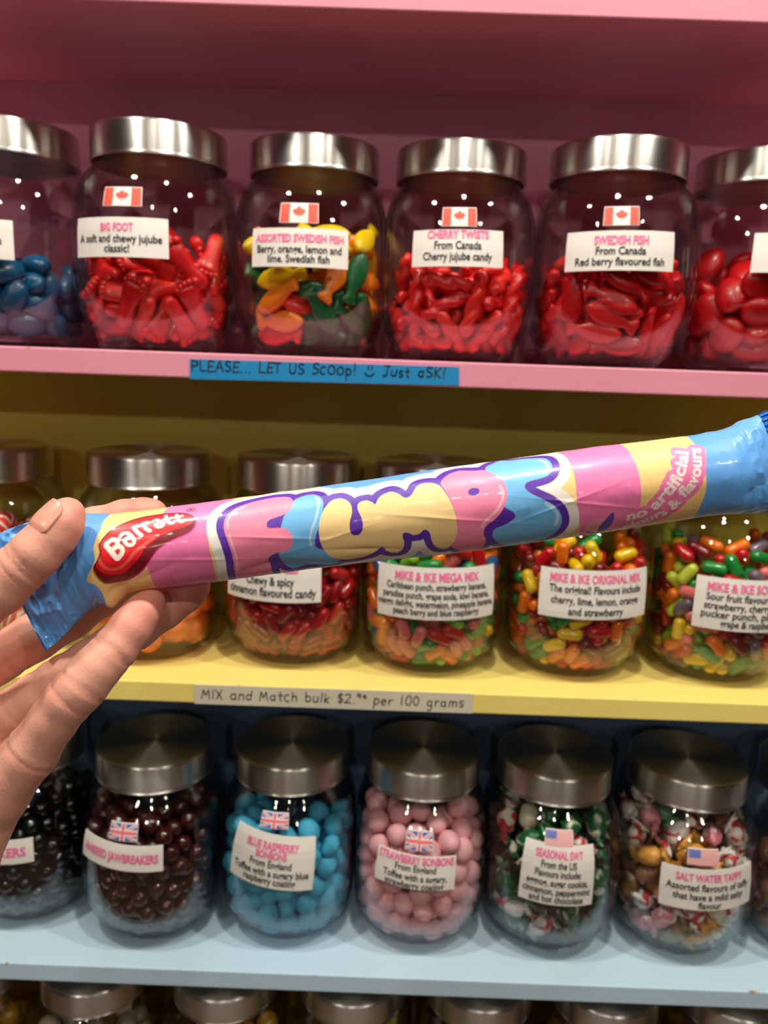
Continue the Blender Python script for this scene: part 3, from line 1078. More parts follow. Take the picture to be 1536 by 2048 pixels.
lz = lozenge_mesh(0.0150, 0.0105, 0.0085, 2.4)
place(JARS['gem'], pack(72, 2, 0.0092, 0.011, 0.106, 0.05, 11, 0.25, zrough=0.006, marg=0.0015), [(mesh_with(lz, g_blue), 'deep blue oblong gummy in the leftmost jar of the pink shelf', 'blue gummies in the leftmost pink-shelf jar')], 1, name='gummy_lozenge')
ft = foot_mesh()
place(JARS['foot'], pack(76, 3, 0.0080, 0.0135, 0.124, 0.05, 12, 0.30, zrough=0.008, marg=0.0028), [(mesh_with(ft, g_red), 'scarlet foot-shaped gummy in the jar with the soft and chewy label', 'scarlet gummy feet'),
      (mesh_with(ft, g_coral), 'coral red foot-shaped gummy in the jar with the soft and chewy label', 'coral gummy feet')], 2, name='gummy_candy')
fm = fish_mesh()
where = ' in the jar of mixed coloured fish'
place(JARS['fishmix'], pack(84, 3, 0.0078, 0.0142, 0.142, 0.05, 13, 0.15, zrough=0.008, marg=0.0018),
      [(mesh_with(fm, g_yel), 'yellow gummy fish' + where, 'yellow gummy fish'), (mesh_with(fm, g_ora), 'orange gummy fish' + where, 'orange gummy fish'),
       (mesh_with(fm, g_grn), 'dark green gummy fish' + where, 'green gummy fish'), (mesh_with(fm, g_coral), 'red gummy fish' + where, 'red gummy fish in the mixed jar')], 3, name='gummy_fish',
      choose=lambda i, c, rnd: (rnd.choice((0, 0, 0, 1)) if c.z > 0.085 else rnd.choice((0, 1, 1, 2, 1, 2, 3)) if c.z > 0.04 else rnd.choice((1, 1, 2, 2, 3))))
tw = twist_mesh()
place(JARS['twist'], pack(92, 3, 0.0072, 0.0138, 0.118, 0.05, 14, 0.30, zrough=0.008, marg=0.001), [(mesh_with(tw, g_red), 'bright red gummy twist in the jar labelled cherry', 'bright red gummy twists'), (mesh_with(tw, g_coral), 'coral gummy twist in the jar labelled cherry', 'coral gummy twists')], 4, name='gummy_twist')
place(JARS['fish'], pack(84, 3, 0.0078, 0.0142, 0.122, 0.05, 15, 0.25, zrough=0.008, marg=0.0018), [(mesh_with(fm, g_red2), 'dark red gummy fish in the jar labelled red berry', 'dark red gummy fish'), (mesh_with(fm, g_red), 'bright red gummy fish in the jar labelled red berry', 'bright red gummy fish')], 5, name='gummy_fish')
lz2 = lozenge_mesh(0.0170, 0.0140, 0.0085, 2.1)
place(JARS['drop'], pack(60, 2, 0.0105, 0.012, 0.134, 0.05, 16, 0.1, zrough=0.006, marg=0.0025), [(mesh_with(lz2, g_red2), 'deep red oval gummy in the rightmost jar of the pink shelf', 'red oval gummies')], 6, name='gummy_oval')

# ---- yellow shelf


def swirl_mat():
    m = gummy('red_white_swirl', (222, 70, 56), 0.3, 0.1)
    b = m.node_tree.nodes['Principled BSDF']
    tc = N(m, 'ShaderNodeTexCoord')
    wv = N(m, 'ShaderNodeTexWave')
    wv.inputs['Scale'].default_value = 45
    wv.inputs['Distortion'].default_value = 6
    wv.inputs['Detail'].default_value = 1
    L(m, tc.outputs['Object'], wv.inputs['Vector'])
    rp = N(m, 'ShaderNodeValToRGB')
    rp.color_ramp.elements[0].position = 0.72
    rp.color_ramp.elements[1].position = 0.85
    rp.color_ramp.elements[0].color = (*lin((222, 70, 56)), 1)
    rp.color_ramp.elements[1].color = (*lin((245, 225, 215)), 1)
    L(m, wv.outputs['Fac'], rp.inputs[0])
    L(m, rp.outputs[0], b.inputs['Base Color'])
    return m


place(JARS['swirl'], pack(62, 1, 0.0135, 0, 0.158, 0.035, 21, 0.0), [(mesh_with(ball_mesh(0.0135), swirl_mat()), 'red ball candy swirled with white in the jar behind the thumb', 'red and white swirled balls')], 7, name='swirled_candy')
place(JARS['orange'], pack(56, 1, 0.0135, 0, 0.135, 0.035, 22), [(mesh_with(ball_mesh(0.0135, 0.05, 1), gummy('orange_candy', (255, 122, 28), 0.35)), 'bright orange round candy in the jar behind the fingers', 'orange round candies')], 8, name='orange_candy')

BR, BH = 0.0058, 0.0066
bean = capsule_mesh(BR, BH)
BC = {'red': (196, 22, 30), 'dark red': (120, 12, 20), 'orange': (245, 120, 10), 'yellow': (240, 196, 20), 'green': (30, 140, 60), 'lime green': (140, 200, 40), 'pink': (236, 120, 120),
      'blue': (20, 90, 140), 'grey purple': (120, 104, 116), 'pale lime': (196, 208, 70), 'cherry': (158, 14, 26)}
bm_mats = {k: gummy('bean_' + k.replace(' ', '_'), v, 0.22, 0.12, 0.5, 0.003) for k, v in BC.items()}
bean_m = {k: mesh_with(bean, bm_mats[k]) for k in BC}
ALLBEANS = []
for key, cols, seed, where in (('hot', ['cherry', 'red', 'cherry'], 31, 'in the jar labelled cinnamon'),
                               ('mega', ['orange', 'lime green', 'red', 'green', 'yellow', 'pink', 'blue', 'orange', 'pink'], 32, 'in the five-line-label jar'),
                               ('orig', ['red', 'orange', 'green', 'yellow', 'red', 'dark red', 'orange'], 33, 'in the jar second from right'),
                               ('sour', ['pale lime', 'lime green', 'red', 'orange', 'yellow', 'pink', 'dark red', 'grey purple', 'green'], 34, 'in the jar at the right edge')):
    R = pack(200 if key == 'hot' else 225, 2, BR, 2 * BH, 0.140 if key == 'hot' else 0.154, 0.020, seed, it=90, ang=105)
    cl = list(dict.fromkeys(cols))
    pr = [(bean_m[c], '%s capsule jelly bean %s' % (c, where), '%s jelly beans %s' % (c, where)) for c in cl]
    ALLBEANS += place(JARS[key], R, pr, seed, name='jelly_bean', choose=lambda i, c, rnd: cl.index(rnd.choice(cols)))


# the 300 beans that show largest stay single; the ones packed further round the jars become one heap


def bean_show(o):
    p = o.matrix_world.translation
    j = min((JARS[k] for k in ('hot', 'mega', 'orig', 'sour')), key=lambda q: abs(q.x - p.x))
    x, y, z = to_local(j, p)
    e = float(jar_r(math.atan2(x, -y), z)) - math.hypot(x, y)
    v = (CAM - p).normalized()
    n = Vector((p.x - j.x, p.y - j.y, 0)).normalized()
    q = cam.matrix_world.inverted() @ p
    px, py = 768 + F * q.x / -q.z, 1024 - F * q.y / -q.z
    hidden = py < 1100 - 0.135 * (px - 300) + 75 or px > 1560 or (px < 430 and py < 1250)
    return e * 60 - n.dot(v) + (5 if hidden else 0)


ALLBEANS.sort(key=bean_show)
rest = ALLBEANS[300:]
hv_, hf_, hm_ = [], [], []
keys = list(BC)
for o in rest:
    b0 = len(hv_)
    me = o.data
    hv_ += [tuple(o.matrix_world @ v.co) for v in me.vertices]
    hf_ += [tuple(b0 + q for q in p.vertices) for p in me.polygons]
    hm_ += [next(k for k, n_ in enumerate(keys) if bean_m[n_] == me)] * len(me.polygons)
    bpy.data.objects.remove(o)
heap = obj('jelly_beans', pymesh('jelly_beans', hv_, hf_, hm_), [bm_mats[k] for k in keys])
tag(heap, 'mixed jelly beans packed behind the front ones in the yellow-shelf jars', 'jelly beans')
heap['kind'] = 'stuff'


# ---- blue shelf
def candy_shell(name, rgb, rough=0.12, spec=1.0, noise=0.0):
    m = mat(name, lin(rgb), rough, Coat_Weight=spec, Coat_Roughness=0.03)
    bump(m, 120, 0.2, 0.001, 2)
    return m


place(JARS['black'], pack(205, 1, 0.0090, 0, 0.160, 0.024, 41, ang=108), [(mesh_with(ball_mesh(0.0090), candy_shell('black_candy', (14, 12, 13))), 'shiny black candy ball in the leftmost jar of the blue shelf', 'black candy balls')], 9, name='liquorice_ball')
place(JARS['brown'], pack(205, 1, 0.0090, 0, 0.160, 0.024, 42, ang=108), [(mesh_with(ball_mesh(0.0090), candy_shell('brown_candy', (66, 24, 20))), 'shiny dark brown candy ball in the jar left of the light blue candies', 'dark brown candy balls')], 10, name='aniseed_ball')
m_bb = mat('blue_sugar', lin((70, 178, 216)), 0.65)
bump(m_bb, 300, 0.5, 0.001, 4)
place(JARS['bluebon'], pack(132, 1, 0.0105, 0, 0.146, 0.026, 43, ang=108), [(mesh_with(ball_mesh(0.0110, 0.25, s), m_bb), 'light blue sugar-dusted bonbon in the jar of blue candies', 'light blue bonbons') for s in range(4)], 11, name='bonbon')
m_pb = mat('pink_sugar', lin((240, 176, 184)), 0.65)
bump(m_pb, 300, 0.4, 0.0008, 4)
place(JARS['pinkbon'], pack(150, 1, 0.0107, 0, 0.164, 0.028, 44, ang=108), [(mesh_with(ball_mesh(0.0111, 0.14, s), m_pb), 'pale pink sugar-dusted bonbon in the jar full of pink candies', 'pale pink bonbons') for s in range(4)], 12, name='bonbon')


def wax(name, rgb, rgb2=None, scale=60, thr=0.55, rough=0.35):
    m = mat(name, lin(rgb), rough, Coat_Weight=0.3, Coat_Roughness=0.15)
    bump(m, 220, 0.5, 0.0015, 3)
    if rgb2:
        b = m.node_tree.nodes['Principled BSDF']
        tc = N(m, 'ShaderNodeTexCoord')
        nz = N(m, 'ShaderNodeTexNoise')
        nz.inputs['Scale'].default_value = scale
        nz.inputs['Detail'].default_value = 0
        L(m, tc.outputs['Object'], nz.inputs['Vector'])
        rp = N(m, 'ShaderNodeValToRGB')
        rp.color_ramp.elements[0].position = thr
        rp.color_ramp.elements[1].position = thr + 0.04
        rp.color_ramp.elements[0].color = (*lin(rgb), 1)
        rp.color_ramp.elements[1].color = (*lin(rgb2), 1)
        L(m, nz.outputs['Fac'], rp.inputs[0])
        L(m, rp.outputs[0], b.inputs['Base Color'])
    return m


wr = [wrapped_mesh(s) for s in range(3)]
wx_white = wax('wax_white', (240, 232, 226), (206, 60, 66), 90, 0.60)
wx_green = wax('wax_green', (16, 96, 50), (206, 206, 188), 90, 0.62)
wx_red = wax('wax_red', (196, 40, 46), (232, 220, 210), 90, 0.52)
wx_choc = wax('wax_dark', (54, 34, 26), (30, 96, 56), 80, 0.55)
wx_cream = wax('wax_cream', (246, 236, 208))
wh = ' in the jar of green and red holiday taffy'
place(JARS['season'], pack(78, 2, 0.0118, 0.0175, 0.160, 0.036, 45, ang=112, marg=0.0025), [(mesh_with(wr[0], wx_white, wx_green), 'white wrapped taffy with green ends' + wh, 'white and green taffy'), (mesh_with(wr[1], wx_green, wx_red), 'green wrapped taffy with red ends' + wh, 'green and red taffy'),
      (mesh_with(wr[2], wx_choc, wx_green), 'dark brown wrapped taffy with green ends' + wh, 'dark brown taffy'), (mesh_with(wr[0], wx_red, wx_white), 'red wrapped taffy with white ends' + wh, 'red and white taffy'),
      (mesh_with(wr[1], wx_cream, wx_green), 'cream wrapped taffy with green ends' + wh, 'cream and green taffy')], 13, name='wrapped_taffy', choose=lambda i, c, rnd: rnd.choice((0, 1, 1, 1, 2, 2, 2, 3, 4)))
wx_pink = wax('wax_pink', (232, 140, 156), (236, 222, 216), 90, 0.6)
wx_orange = wax('wax_orange', (226, 160, 70))
wx_olive = wax('wax_olive', (150, 134, 92))
wx_brown = wax('wax_brown', (142, 98, 70))
wx_mint = wax('wax_mint', (120, 190, 140))
wx_end = wax('wax_end', (232, 222, 218), (222, 130, 134), 130, 0.64)
wh = ' in the jar of pastel salt taffy'
place(JARS['taffy'], pack(76, 2, 0.0118, 0.0175, 0.154, 0.036, 46, ang=112, marg=0.0025), [(mesh_with(wr[i % 3], m, wx_end), c + ' wrapped taffy with pale twisted ends' + wh, c + ' salt taffy') for i, (m, c) in enumerate(((wx_cream, 'cream'), (wx_pink, 'pink'), (wx_orange, 'orange'), (wx_olive, 'olive'), (wx_brown, 'light brown'), (wx_white, 'white and red'), (wx_pink, 'pink'), (wx_cream, 'cream'), (wx_mint, 'mint green')))], 14, name='wrapped_taffy', choose=lambda i, c, rnd: rnd.choice((0, 1, 1, 2, 2, 3, 4, 5, 5, 5, 5, 6, 7, 8 if i % 2 == 0 else 5)))
place(JARS['edge'], pack(36, 2, 0.0118, 0.0175, 0.142, 0.036, 47, ang=100, marg=0.0025), [(mesh_with(wr[1], wx_pink, wx_end), 'pink wrapped candy in the jar at right edge of the blue shelf', 'pink wrapped candies at the edge'), (mesh_with(wr[2], wx_brown, wx_brown), 'brown wrapped candy in the jar at right edge of the blue shelf', 'brown wrapped candies at the edge')], 15, name='wrapped_candy')

# ---- bottom row: contents just showing under the lids
for i, (rgb, what) in enumerate((((168, 120, 40), 'amber'), ((188, 170, 150), 'pale grey'), ((196, 150, 20), 'golden yellow'), ((150, 140, 40), 'olive yellow'), ((70, 44, 24), 'dark brown'), ((120, 84, 40), 'tan brown'), ((84, 50, 24), 'brown'))):
    m = gummy('low_candy', rgb, 0.35, 0.1)
    place(JARS['low%d' % i], pack(42, 1, 0.0125, 0, 0.160, 0.030, 60 + i, ang=100), [(mesh_with(ball_mesh(0.0125, 0.1, i), m), '%s candy in the bottom-row jar, %s' % (what, names4[i]), '%s candies, bottom row' % what)], 70 + i, name='hard_candy')

#@@HAND@@
# ------------------------------------------------------------------ the wrapped candy bar held in front of the camera
BD = 0.27                                     # its distance from the camera
KP = BD / F                                   # metres per photo pixel at that distance
AX, AY = 300.0, 1100.0                        # a point on the bar's centre line, and its slope
TX, TY = math.cos(math.atan(0.135)), -math.sin(math.atan(0.135))
A0 = P(AX, AY, BD)
TV = (RT * TX - UP * TY).normalized()
NV = (RT * (-TY) * -1 + UP * TX).normalized()
NV = (UP - TV * UP.dot(TV)).normalized()
BV = -FW
RB = BD * math.sin(math.atan(82.0 / F))


def px2uv(pts):
    """photo pixels -> (length along the bar, arc round it), both in pixel-sized units, by meeting the view ray with the bar's tube"""
    out = []
    for px, py in pts:
        d = ray(px, py)
        o = CAM - A0
        do, dn, db = d.dot(TV), d.dot(NV), d.dot(BV)
        oo, on, ob = o.dot(TV), o.dot(NV), o.dot(BV)
        a, b, c = dn * dn + db * db, 2 * (dn * on + db * ob), on * on + ob * ob - RB * RB
        disc = b * b - 4 * a * c
        over = 0.0
        if disc < 0:
            t = -b / (2 * a)
            n_, b_ = on + dn * t, ob + db * t
            ang = math.atan2(n_, b_)
            over = math.copysign(min(1.2, (math.hypot(n_, b_) / RB - 1) * 9), ang)
        else:
            t = (-b - math.sqrt(disc)) / (2 * a)
            ang = math.atan2(on + dn * t, ob + db * t)
        out.append(((oo + do * t) / KP, (ang + over) * RB / KP))
    return np.array(out)


UMIN, UMAX = -330.0, 1345.0
VMAX = PI * RB / KP
DU, DV_ = 1.2, 1.45
NU, NVV = int((UMAX - UMIN) / DU) + 1, int(2 * VMAX / DV_)
SSX = 2
CW, CH = NU * SSX, NVV * SSX
SX_, SY_ = DU / SSX, 2 * VMAX / NVV / SSX
CAN = np.zeros((CH, CW, 3), np.float32)


def uv2c(uv):
    uv = np.asarray(uv, float)
    return np.stack([(uv[:, 0] - UMIN) / SX_, (uv[:, 1] + VMAX) / SY_], 1)


def spline(pts, closed=True, n=8):
    p = np.asarray(pts, float)
    m = len(p)
    out = []
    rng = range(m) if closed else range(m - 1)
    for i in rng:
        p0, p1, p2, p3 = (p[(i - 1) % m], p[i], p[(i + 1) % m], p[(i + 2) % m]) if closed else (p[max(i - 1, 0)], p[i], p[i + 1], p[min(i + 2, m - 1)])
        for k in range(n):
            t = k / n
            out.append(0.5 * ((2 * p1) + (-p0 + p2) * t + (2 * p0 - 5 * p1 + 4 * p2 - p3) * t * t + (-p0 + 3 * p1 - 3 * p2 + p3) * t ** 3))
    if not closed:
        out.append(p[-1])
    return np.array(out)


def fill_mask(c):
    """even-odd scan fill of a closed outline in canvas coordinates"""
    m = np.zeros((CH, CW), bool)
    x0, y0 = c[:, 0], c[:, 1]
    x1, y1 = np.roll(x0, -1), np.roll(y0, -1)
    for r in range(max(0, int(y0.min())), min(CH, int(y0.max()) + 2)):
        y = r + 0.5
        s = (y0 <= y) != (y1 <= y)
        if not s.any():
            continue
        xs = np.sort(x0[s] + (y - y0[s]) / (y1[s] - y0[s]) * (x1[s] - x0[s]))
        for a, b in zip(xs[::2], xs[1::2]):
            i, j = int(np.ceil(a - 0.5)), int(np.floor(b - 0.5)) + 1
            if j > 0 and i < CW:
                m[r, max(i, 0):max(j, 0)] = True
    return m


def stroke_mask(c, wd):
    """round pen through canvas points, wd in uv units"""
    m = np.zeros((CH, CW), bool)
    h = wd / 2
    for (ax, ay), (bx, by) in zip(c[:-1], c[1:]):
        i0, i1 = int(min(ax, bx) - h / SX_) - 1, int(max(ax, bx) + h / SX_) + 2
        j0, j1 = int(min(ay, by) - h / SY_) - 1, int(max(ay, by) + h / SY_) + 2
        i0, j0, i1, j1 = max(i0, 0), max(j0, 0), min(i1, CW), min(j1, CH)
        if i1 <= i0 or j1 <= j0:
            continue
        X, Y = np.meshgrid((np.arange(i0, i1) + 0.5) * SX_, (np.arange(j0, j1) + 0.5) * SY_)
        px, py, qx, qy = ax * SX_, ay * SY_, bx * SX_, by * SY_
        dx, dy = qx - px, qy - py
        t = np.clip(((X - px) * dx + (Y - py) * dy) / (dx * dx + dy * dy + 1e-9), 0, 1)
        m[j0:j1, i0:i1] |= (X - px - t * dx) ** 2 + (Y - py - t * dy) ** 2 <= h * h
    return m


def tri_mask(c, tris):
    m = np.zeros((CH, CW), bool)
    for t in tris:
        p = c[list(t)]
        i0, j0 = np.maximum(np.floor(p.min(0)).astype(int), 0)
        i1, j1 = np.minimum(np.ceil(p.max(0)).astype(int) + 1, (CW, CH))
        if i1 <= i0 or j1 <= j0:
            continue
        X, Y = np.meshgrid(np.arange(i0, i1) + 0.5, np.arange(j0, j1) + 0.5)
        e = [(p[(k + 1) % 3, 0] - p[k, 0]) * (Y - p[k, 1]) - (p[(k + 1) % 3, 1] - p[k, 1]) * (X - p[k, 0]) for k in range(3)]
        m[j0:j1, i0:i1] |= ((e[0] >= 0) & (e[1] >= 0) & (e[2] >= 0)) | ((e[0] <= 0) & (e[1] <= 0) & (e[2] <= 0))
    return m


def dilate(m, r):
    out = np.zeros_like(m)
    cs = np.concatenate([np.zeros((CH, 1), np.int32), np.cumsum(m, 1, dtype=np.int32)], 1)
    n = int(r / SY_)
    idx = np.arange(CW)
    for dy in range(-n, n + 1):
        wdt = int(math.sqrt(max(0, r * r - (dy * SY_) ** 2)) / SX_)
        a, b = np.clip(idx - wdt, 0, CW), np.clip(idx + wdt + 1, 0, CW)
        run = (cs[:, b] - cs[:, a]) > 0
        s0, s1 = max(0, dy), CH + min(0, dy)
        out[s0:s1] |= run[s0 - dy:s1 - dy]
    return out


def put(m, rgb, alpha=1.0):
    CAN[m] = CAN[m] * (1 - alpha) + np.array(lin(rgb), np.float32) * alpha


def crop_pts(pts, ox, oy, s):
    return [(ox + x / s, oy + y / s) for x, y in pts]


C1 = lambda p: crop_pts(p, 150, 980, 5.12)
C2 = lambda p: crop_pts(p, 400, 960, 5.12)
C3 = lambda p: crop_pts(p, 620, 940, 5.12)
C4 = lambda p: crop_pts(p, 850, 900, 5.12)
C5 = lambda p, dy=0: crop_pts(p, 1110, 860 - dy, 4.955)
shape = lambda p, n=8: fill_mask(uv2c(px2uv(spline(p, True, n))))
line = lambda p, wd: stroke_mask(uv2c(px2uv(spline(p, False, 6))), wd)


def right_of(pts):
    """everything on the bar beyond a boundary that crosses it from top to bottom"""
    uv = px2uv(spline(pts, False, 8))
    o = np.argsort(uv[:, 1])
    v, u = uv[o, 1], uv[o, 0]
    vv = (np.arange(CH) + 0.5) * SY_ - VMAX
    ub = np.interp(vv, v, u)
    uu = (np.arange(CW) + 0.5) * SX_ + UMIN
    return uu[None, :] > ub[:, None]


W_BLUE, W_CREAM, W_PINK, W_PURP, W_WHITE = (98, 166, 238), (252, 212, 138), (250, 128, 184), (92, 44, 170), (246, 242, 234)
put(np.ones((CH, CW), bool), W_BLUE)
put(right_of(C1([(350, 262), (290, 330), (260, 410), (215, 490), (185, 590), (195, 690), (195, 730), (150, 810), (110, 880), (118, 925), (200, 950), (270, 1010), (330, 1090)])), W_CREAM)
put(right_of(C1([(945, 180), (900, 235), (860, 330), (800, 500), (745, 640), (740, 760), (765, 870), (800, 950), (840, 1012)])), W_PINK)
put(right_of(C2([(330, 205), (230, 262), (160, 330), (100, 420), (85, 560), (95, 700), (118, 780), (140, 880), (160, 1000)])), W_CREAM)
put(right_of([(640, 975), (640, 1060), (650, 1140)]) & ~right_of([(1010, 920), (1010, 1000), (1010, 1095)]), W_BLUE)
put(right_of(C5([(40, 240), (120, 292), (165, 370), (190, 450), (205, 560), (214, 680), (222, 760), (240, 880), (240, 1060)])), W_PINK)
put(right_of(C5([(630, 140), (700, 182), (760, 260), (800, 340), (830, 440), (850, 560), (850, 680), (838, 760), (830, 900), (800, 980)])), W_CREAM)
put(right_of(C5([(1310, 68), (1370, 120), (1410, 190), (1455, 285), (1490, 400), (1502, 500), (1490, 620), (1440, 750), (1378, 862)])), W_BLUE)

# the big rounded letters
lF = shape(C2([(900, 165), (945, 192), (952, 240), (925, 295), (860, 345), (780, 375), (712, 402), (685, 440), (692, 478), (725, 490), (800, 485), (880, 495), (935, 548), (950, 620), (935, 690), (880, 732), (800, 750), (730, 780), (703, 820), (722, 880), (745, 945), (750, 1010), (740, 1080), (560, 1100), (385, 1080), (372, 1010), (355, 940), (338, 800), (290, 640), (250, 520), (245, 440), (270, 370), (350, 290), (480, 232), (640, 190), (800, 168)]))
lL = shape(C2([(965, 200), (1030, 165), (1130, 140), (1200, 147), (1247, 185), (1265, 240), (1255, 320), (1230, 420), (1210, 500), (1190, 570), (1180, 640), (1200, 692), (1260, 715), (1350, 720), (1412, 748), (1435, 795), (1415, 842), (1350, 868), (1230, 885), (1100, 895), (970, 922), (900, 905), (850, 870), (822, 810), (815, 752), (880, 728), (930, 690), (948, 620), (933, 550), (880, 497), (832, 485), (845, 420), (868, 350), (923, 295), (948, 240)]))
lU = shape(C3([(300, 285), (220, 310), (158, 378), (125, 440), (100, 530), (92, 620), (105, 720), (140, 810), (185, 865), (250, 902), (370, 915), (480, 900), (600, 868), (700, 815), (745, 785), (785, 820), (850, 837), (920, 825), (960, 780), (966, 720), (950, 680), (957, 640), (1000, 630), (1060, 652), (1120, 640), (1160, 605), (1200, 600), (1233, 640), (1245, 690), (1270, 742), (1320, 776), (1380, 782), (1450, 747), (1490, 690), (1510, 600), (1500, 480), (1462, 360), (1402, 250), (1330, 165), (1250, 135), (1160, 142), (1100, 165), (1060, 225), (1030, 262), (990, 280), (950, 270), (900, 238), (840, 220), (780, 235), (725, 265), (690, 310), (672, 345), (640, 325), (580, 305), (520, 320), (490, 352), (497, 410), (530, 480), (545, 560), (530, 632), (490, 664), (440, 660), (412, 610), (412, 520), (430, 450), (432, 390), (415, 340), (370, 300)]))
lP = shape(C4([(165, 350), (190, 300), (260, 250), (360, 222), (500, 220), (600, 215), (690, 240), (770, 290), (822, 350), (842, 430), (832, 510), (800, 590), (740, 670), (660, 730), (612, 780), (600, 840), (620, 885), (608, 935), (560, 978), (480, 1000), (380, 1005), (310, 980), (262, 948), (300, 908), (325, 840), (332, 740), (308, 620), (258, 500), (195, 395)]))
lS = shape(C4([(620, 215), (655, 160), (760, 120), (900, 110), (1050, 100), (1180, 95), (1252, 105), (1297, 150), (1302, 210), (1262, 262), (1180, 295), (1080, 320), (1032, 345), (1025, 385), (1070, 430), (1160, 475), (1270, 525), (1350, 582), (1392, 650), (1397, 730), (1350, 802), (1270, 862), (1150, 902), (1000, 932), (860, 945), (770, 930), (712, 890), (690, 840), (712, 790), (780, 760), (860, 720), (910, 685), (922, 652), (890, 612), (815, 572), (830, 510), (842, 430), (822, 350), (770, 290), (690, 240)]))
hole = shape(C4([(445, 428), (462, 400), (510, 386), (550, 395), (560, 420), (540, 448), (495, 464), (455, 455)]))
allL = lF | lL | lU | lP | lS
pur = dilate(allL, 14.5)
put(dilate(pur, 19.0), W_WHITE)
put(pur, W_PURP)
put(lL, (112, 186, 240))
put(lF, (252, 140, 172))
put(lU, (250, 216, 150))
put(lS, (112, 186, 240))
put(lP, (252, 140, 176))
put(hole, W_PURP)
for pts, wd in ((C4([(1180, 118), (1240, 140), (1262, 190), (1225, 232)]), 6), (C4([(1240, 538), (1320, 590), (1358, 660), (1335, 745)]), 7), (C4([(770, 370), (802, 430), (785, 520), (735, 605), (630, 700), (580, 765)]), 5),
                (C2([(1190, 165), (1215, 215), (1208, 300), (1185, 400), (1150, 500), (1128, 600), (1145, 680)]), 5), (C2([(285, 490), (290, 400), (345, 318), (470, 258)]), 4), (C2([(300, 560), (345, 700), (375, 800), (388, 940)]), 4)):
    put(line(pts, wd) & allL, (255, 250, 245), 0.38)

# the red bean badge
bean_o = C1([(250, 545), (330, 440), (440, 360), (600, 290), (800, 245), (1000, 228), (1120, 228), (1200, 250), (1235, 300), (1225, 352), (1190, 410), (1120, 455), (1010, 500), (920, 550), (830, 620), (760, 722), (680, 832), (570, 910), (440, 945), (320, 940), (240, 890), (190, 822), (190, 770), (230, 710), (255, 640), (248, 590)])
put(shape([(x + 2.2, y + 1.6) for x, y in bean_o]), (226, 44, 150))
put(shape([(x - 2.2, y + 1.8) for x, y in bean_o]) & ~right_of(C1([(640, 180), (640, 600), (640, 1010)])), (150, 120, 50))
put(shape(bean_o), (126, 8, 26))
red = shape(C1([(262, 550), (340, 450), (450, 370), (610, 300), (810, 253), (1000, 238), (1110, 237), (1175, 260), (1203, 302), (1180, 345), (1100, 380), (1000, 410), (900, 452), (800, 522), (720, 590), (670, 670), (600, 760), (510, 840), (420, 866), (320, 860), (250, 825), (210, 775), (240, 710), (266, 640), (258, 590)]))
put(red, (236, 22, 34))
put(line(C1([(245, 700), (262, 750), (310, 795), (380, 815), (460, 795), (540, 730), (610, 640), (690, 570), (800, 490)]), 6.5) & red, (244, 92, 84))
for pts, wd in (([(318, 570), (425, 700)], 9.5), ([(315, 555), (375, 508), (420, 515), (432, 560), (380, 612)], 8.2), ([(388, 606), (440, 575), (482, 600), (478, 650), (440, 700)], 8.5),
                ([(458, 482), (480, 448), (530, 437), (575, 465), (605, 515), (590, 555), (548, 562), (510, 530), (522, 494), (562, 488)], 7.0),
                ([(600, 372), (635, 425), (680, 460)], 7.4), ([(612, 388), (630, 360), (662, 362)], 6.6), ([(695, 338), (722, 385), (766, 413)], 7.0), ([(705, 352), (725, 325), (752, 328)], 6.2),
                ([(790, 318), (830, 298), (880, 318), (905, 350), (872, 372), (835, 366), (826, 340), (868, 332)], 6.0), ([(930, 258), (948, 310), (985, 336), (1012, 324)], 5.8), ([(908, 296), (995, 280)], 5.4),
                ([(1040, 248), (1062, 298), (1095, 318), (1126, 300)], 5.6), ([(1018, 276), (1100, 258)], 5.2)):
    put(line(C1(pts), wd + 0.6), (255, 246, 232))
put(line(C1([(1145, 195), (1160, 178), (1200, 172), (1228, 182), (1222, 200), (1190, 212), (1155, 210), (1145, 195)]), 1.6), (40, 20, 40))
put(line(C1([(1172, 203), (1178, 184), (1202, 182), (1200, 192), (1180, 194), (1200, 203)]), 1.8), (40, 20, 40))


def path_text(txt, path, size, bold, ext=True):
    """a line of lettering along a photo-pixel path; returns its mask"""
    uvp = px2uv(spline(path, False, 12))
    seg = np.linalg.norm(np.diff(uvp, axis=0), axis=1)
    s = np.concatenate([[0], np.cumsum(seg)])
    v, tr = text_mesh(txt, bold)
    wd = v[:, 0].max() - v[:, 0].min()
    k = s[-1] / wd
    q = (v[:, 0] - v[:, 0].min()) * k
    bx, by = np.interp(q, s, uvp[:, 0]), np.interp(q, s, uvp[:, 1])
    e = 4.0
    tx = np.interp(q + e, s, uvp[:, 0]) - np.interp(q - e, s, uvp[:, 0])
    ty = np.interp(q + e, s, uvp[:, 1]) - np.interp(q - e, s, uvp[:, 1])
    n = np.hypot(tx, ty) + 1e-9
    nx, ny = -ty / n, tx / n
    h = v[:, 1] * size
    return tri_mask(uv2c(np.stack([bx + nx * h, by + ny * h], 1)), tr)


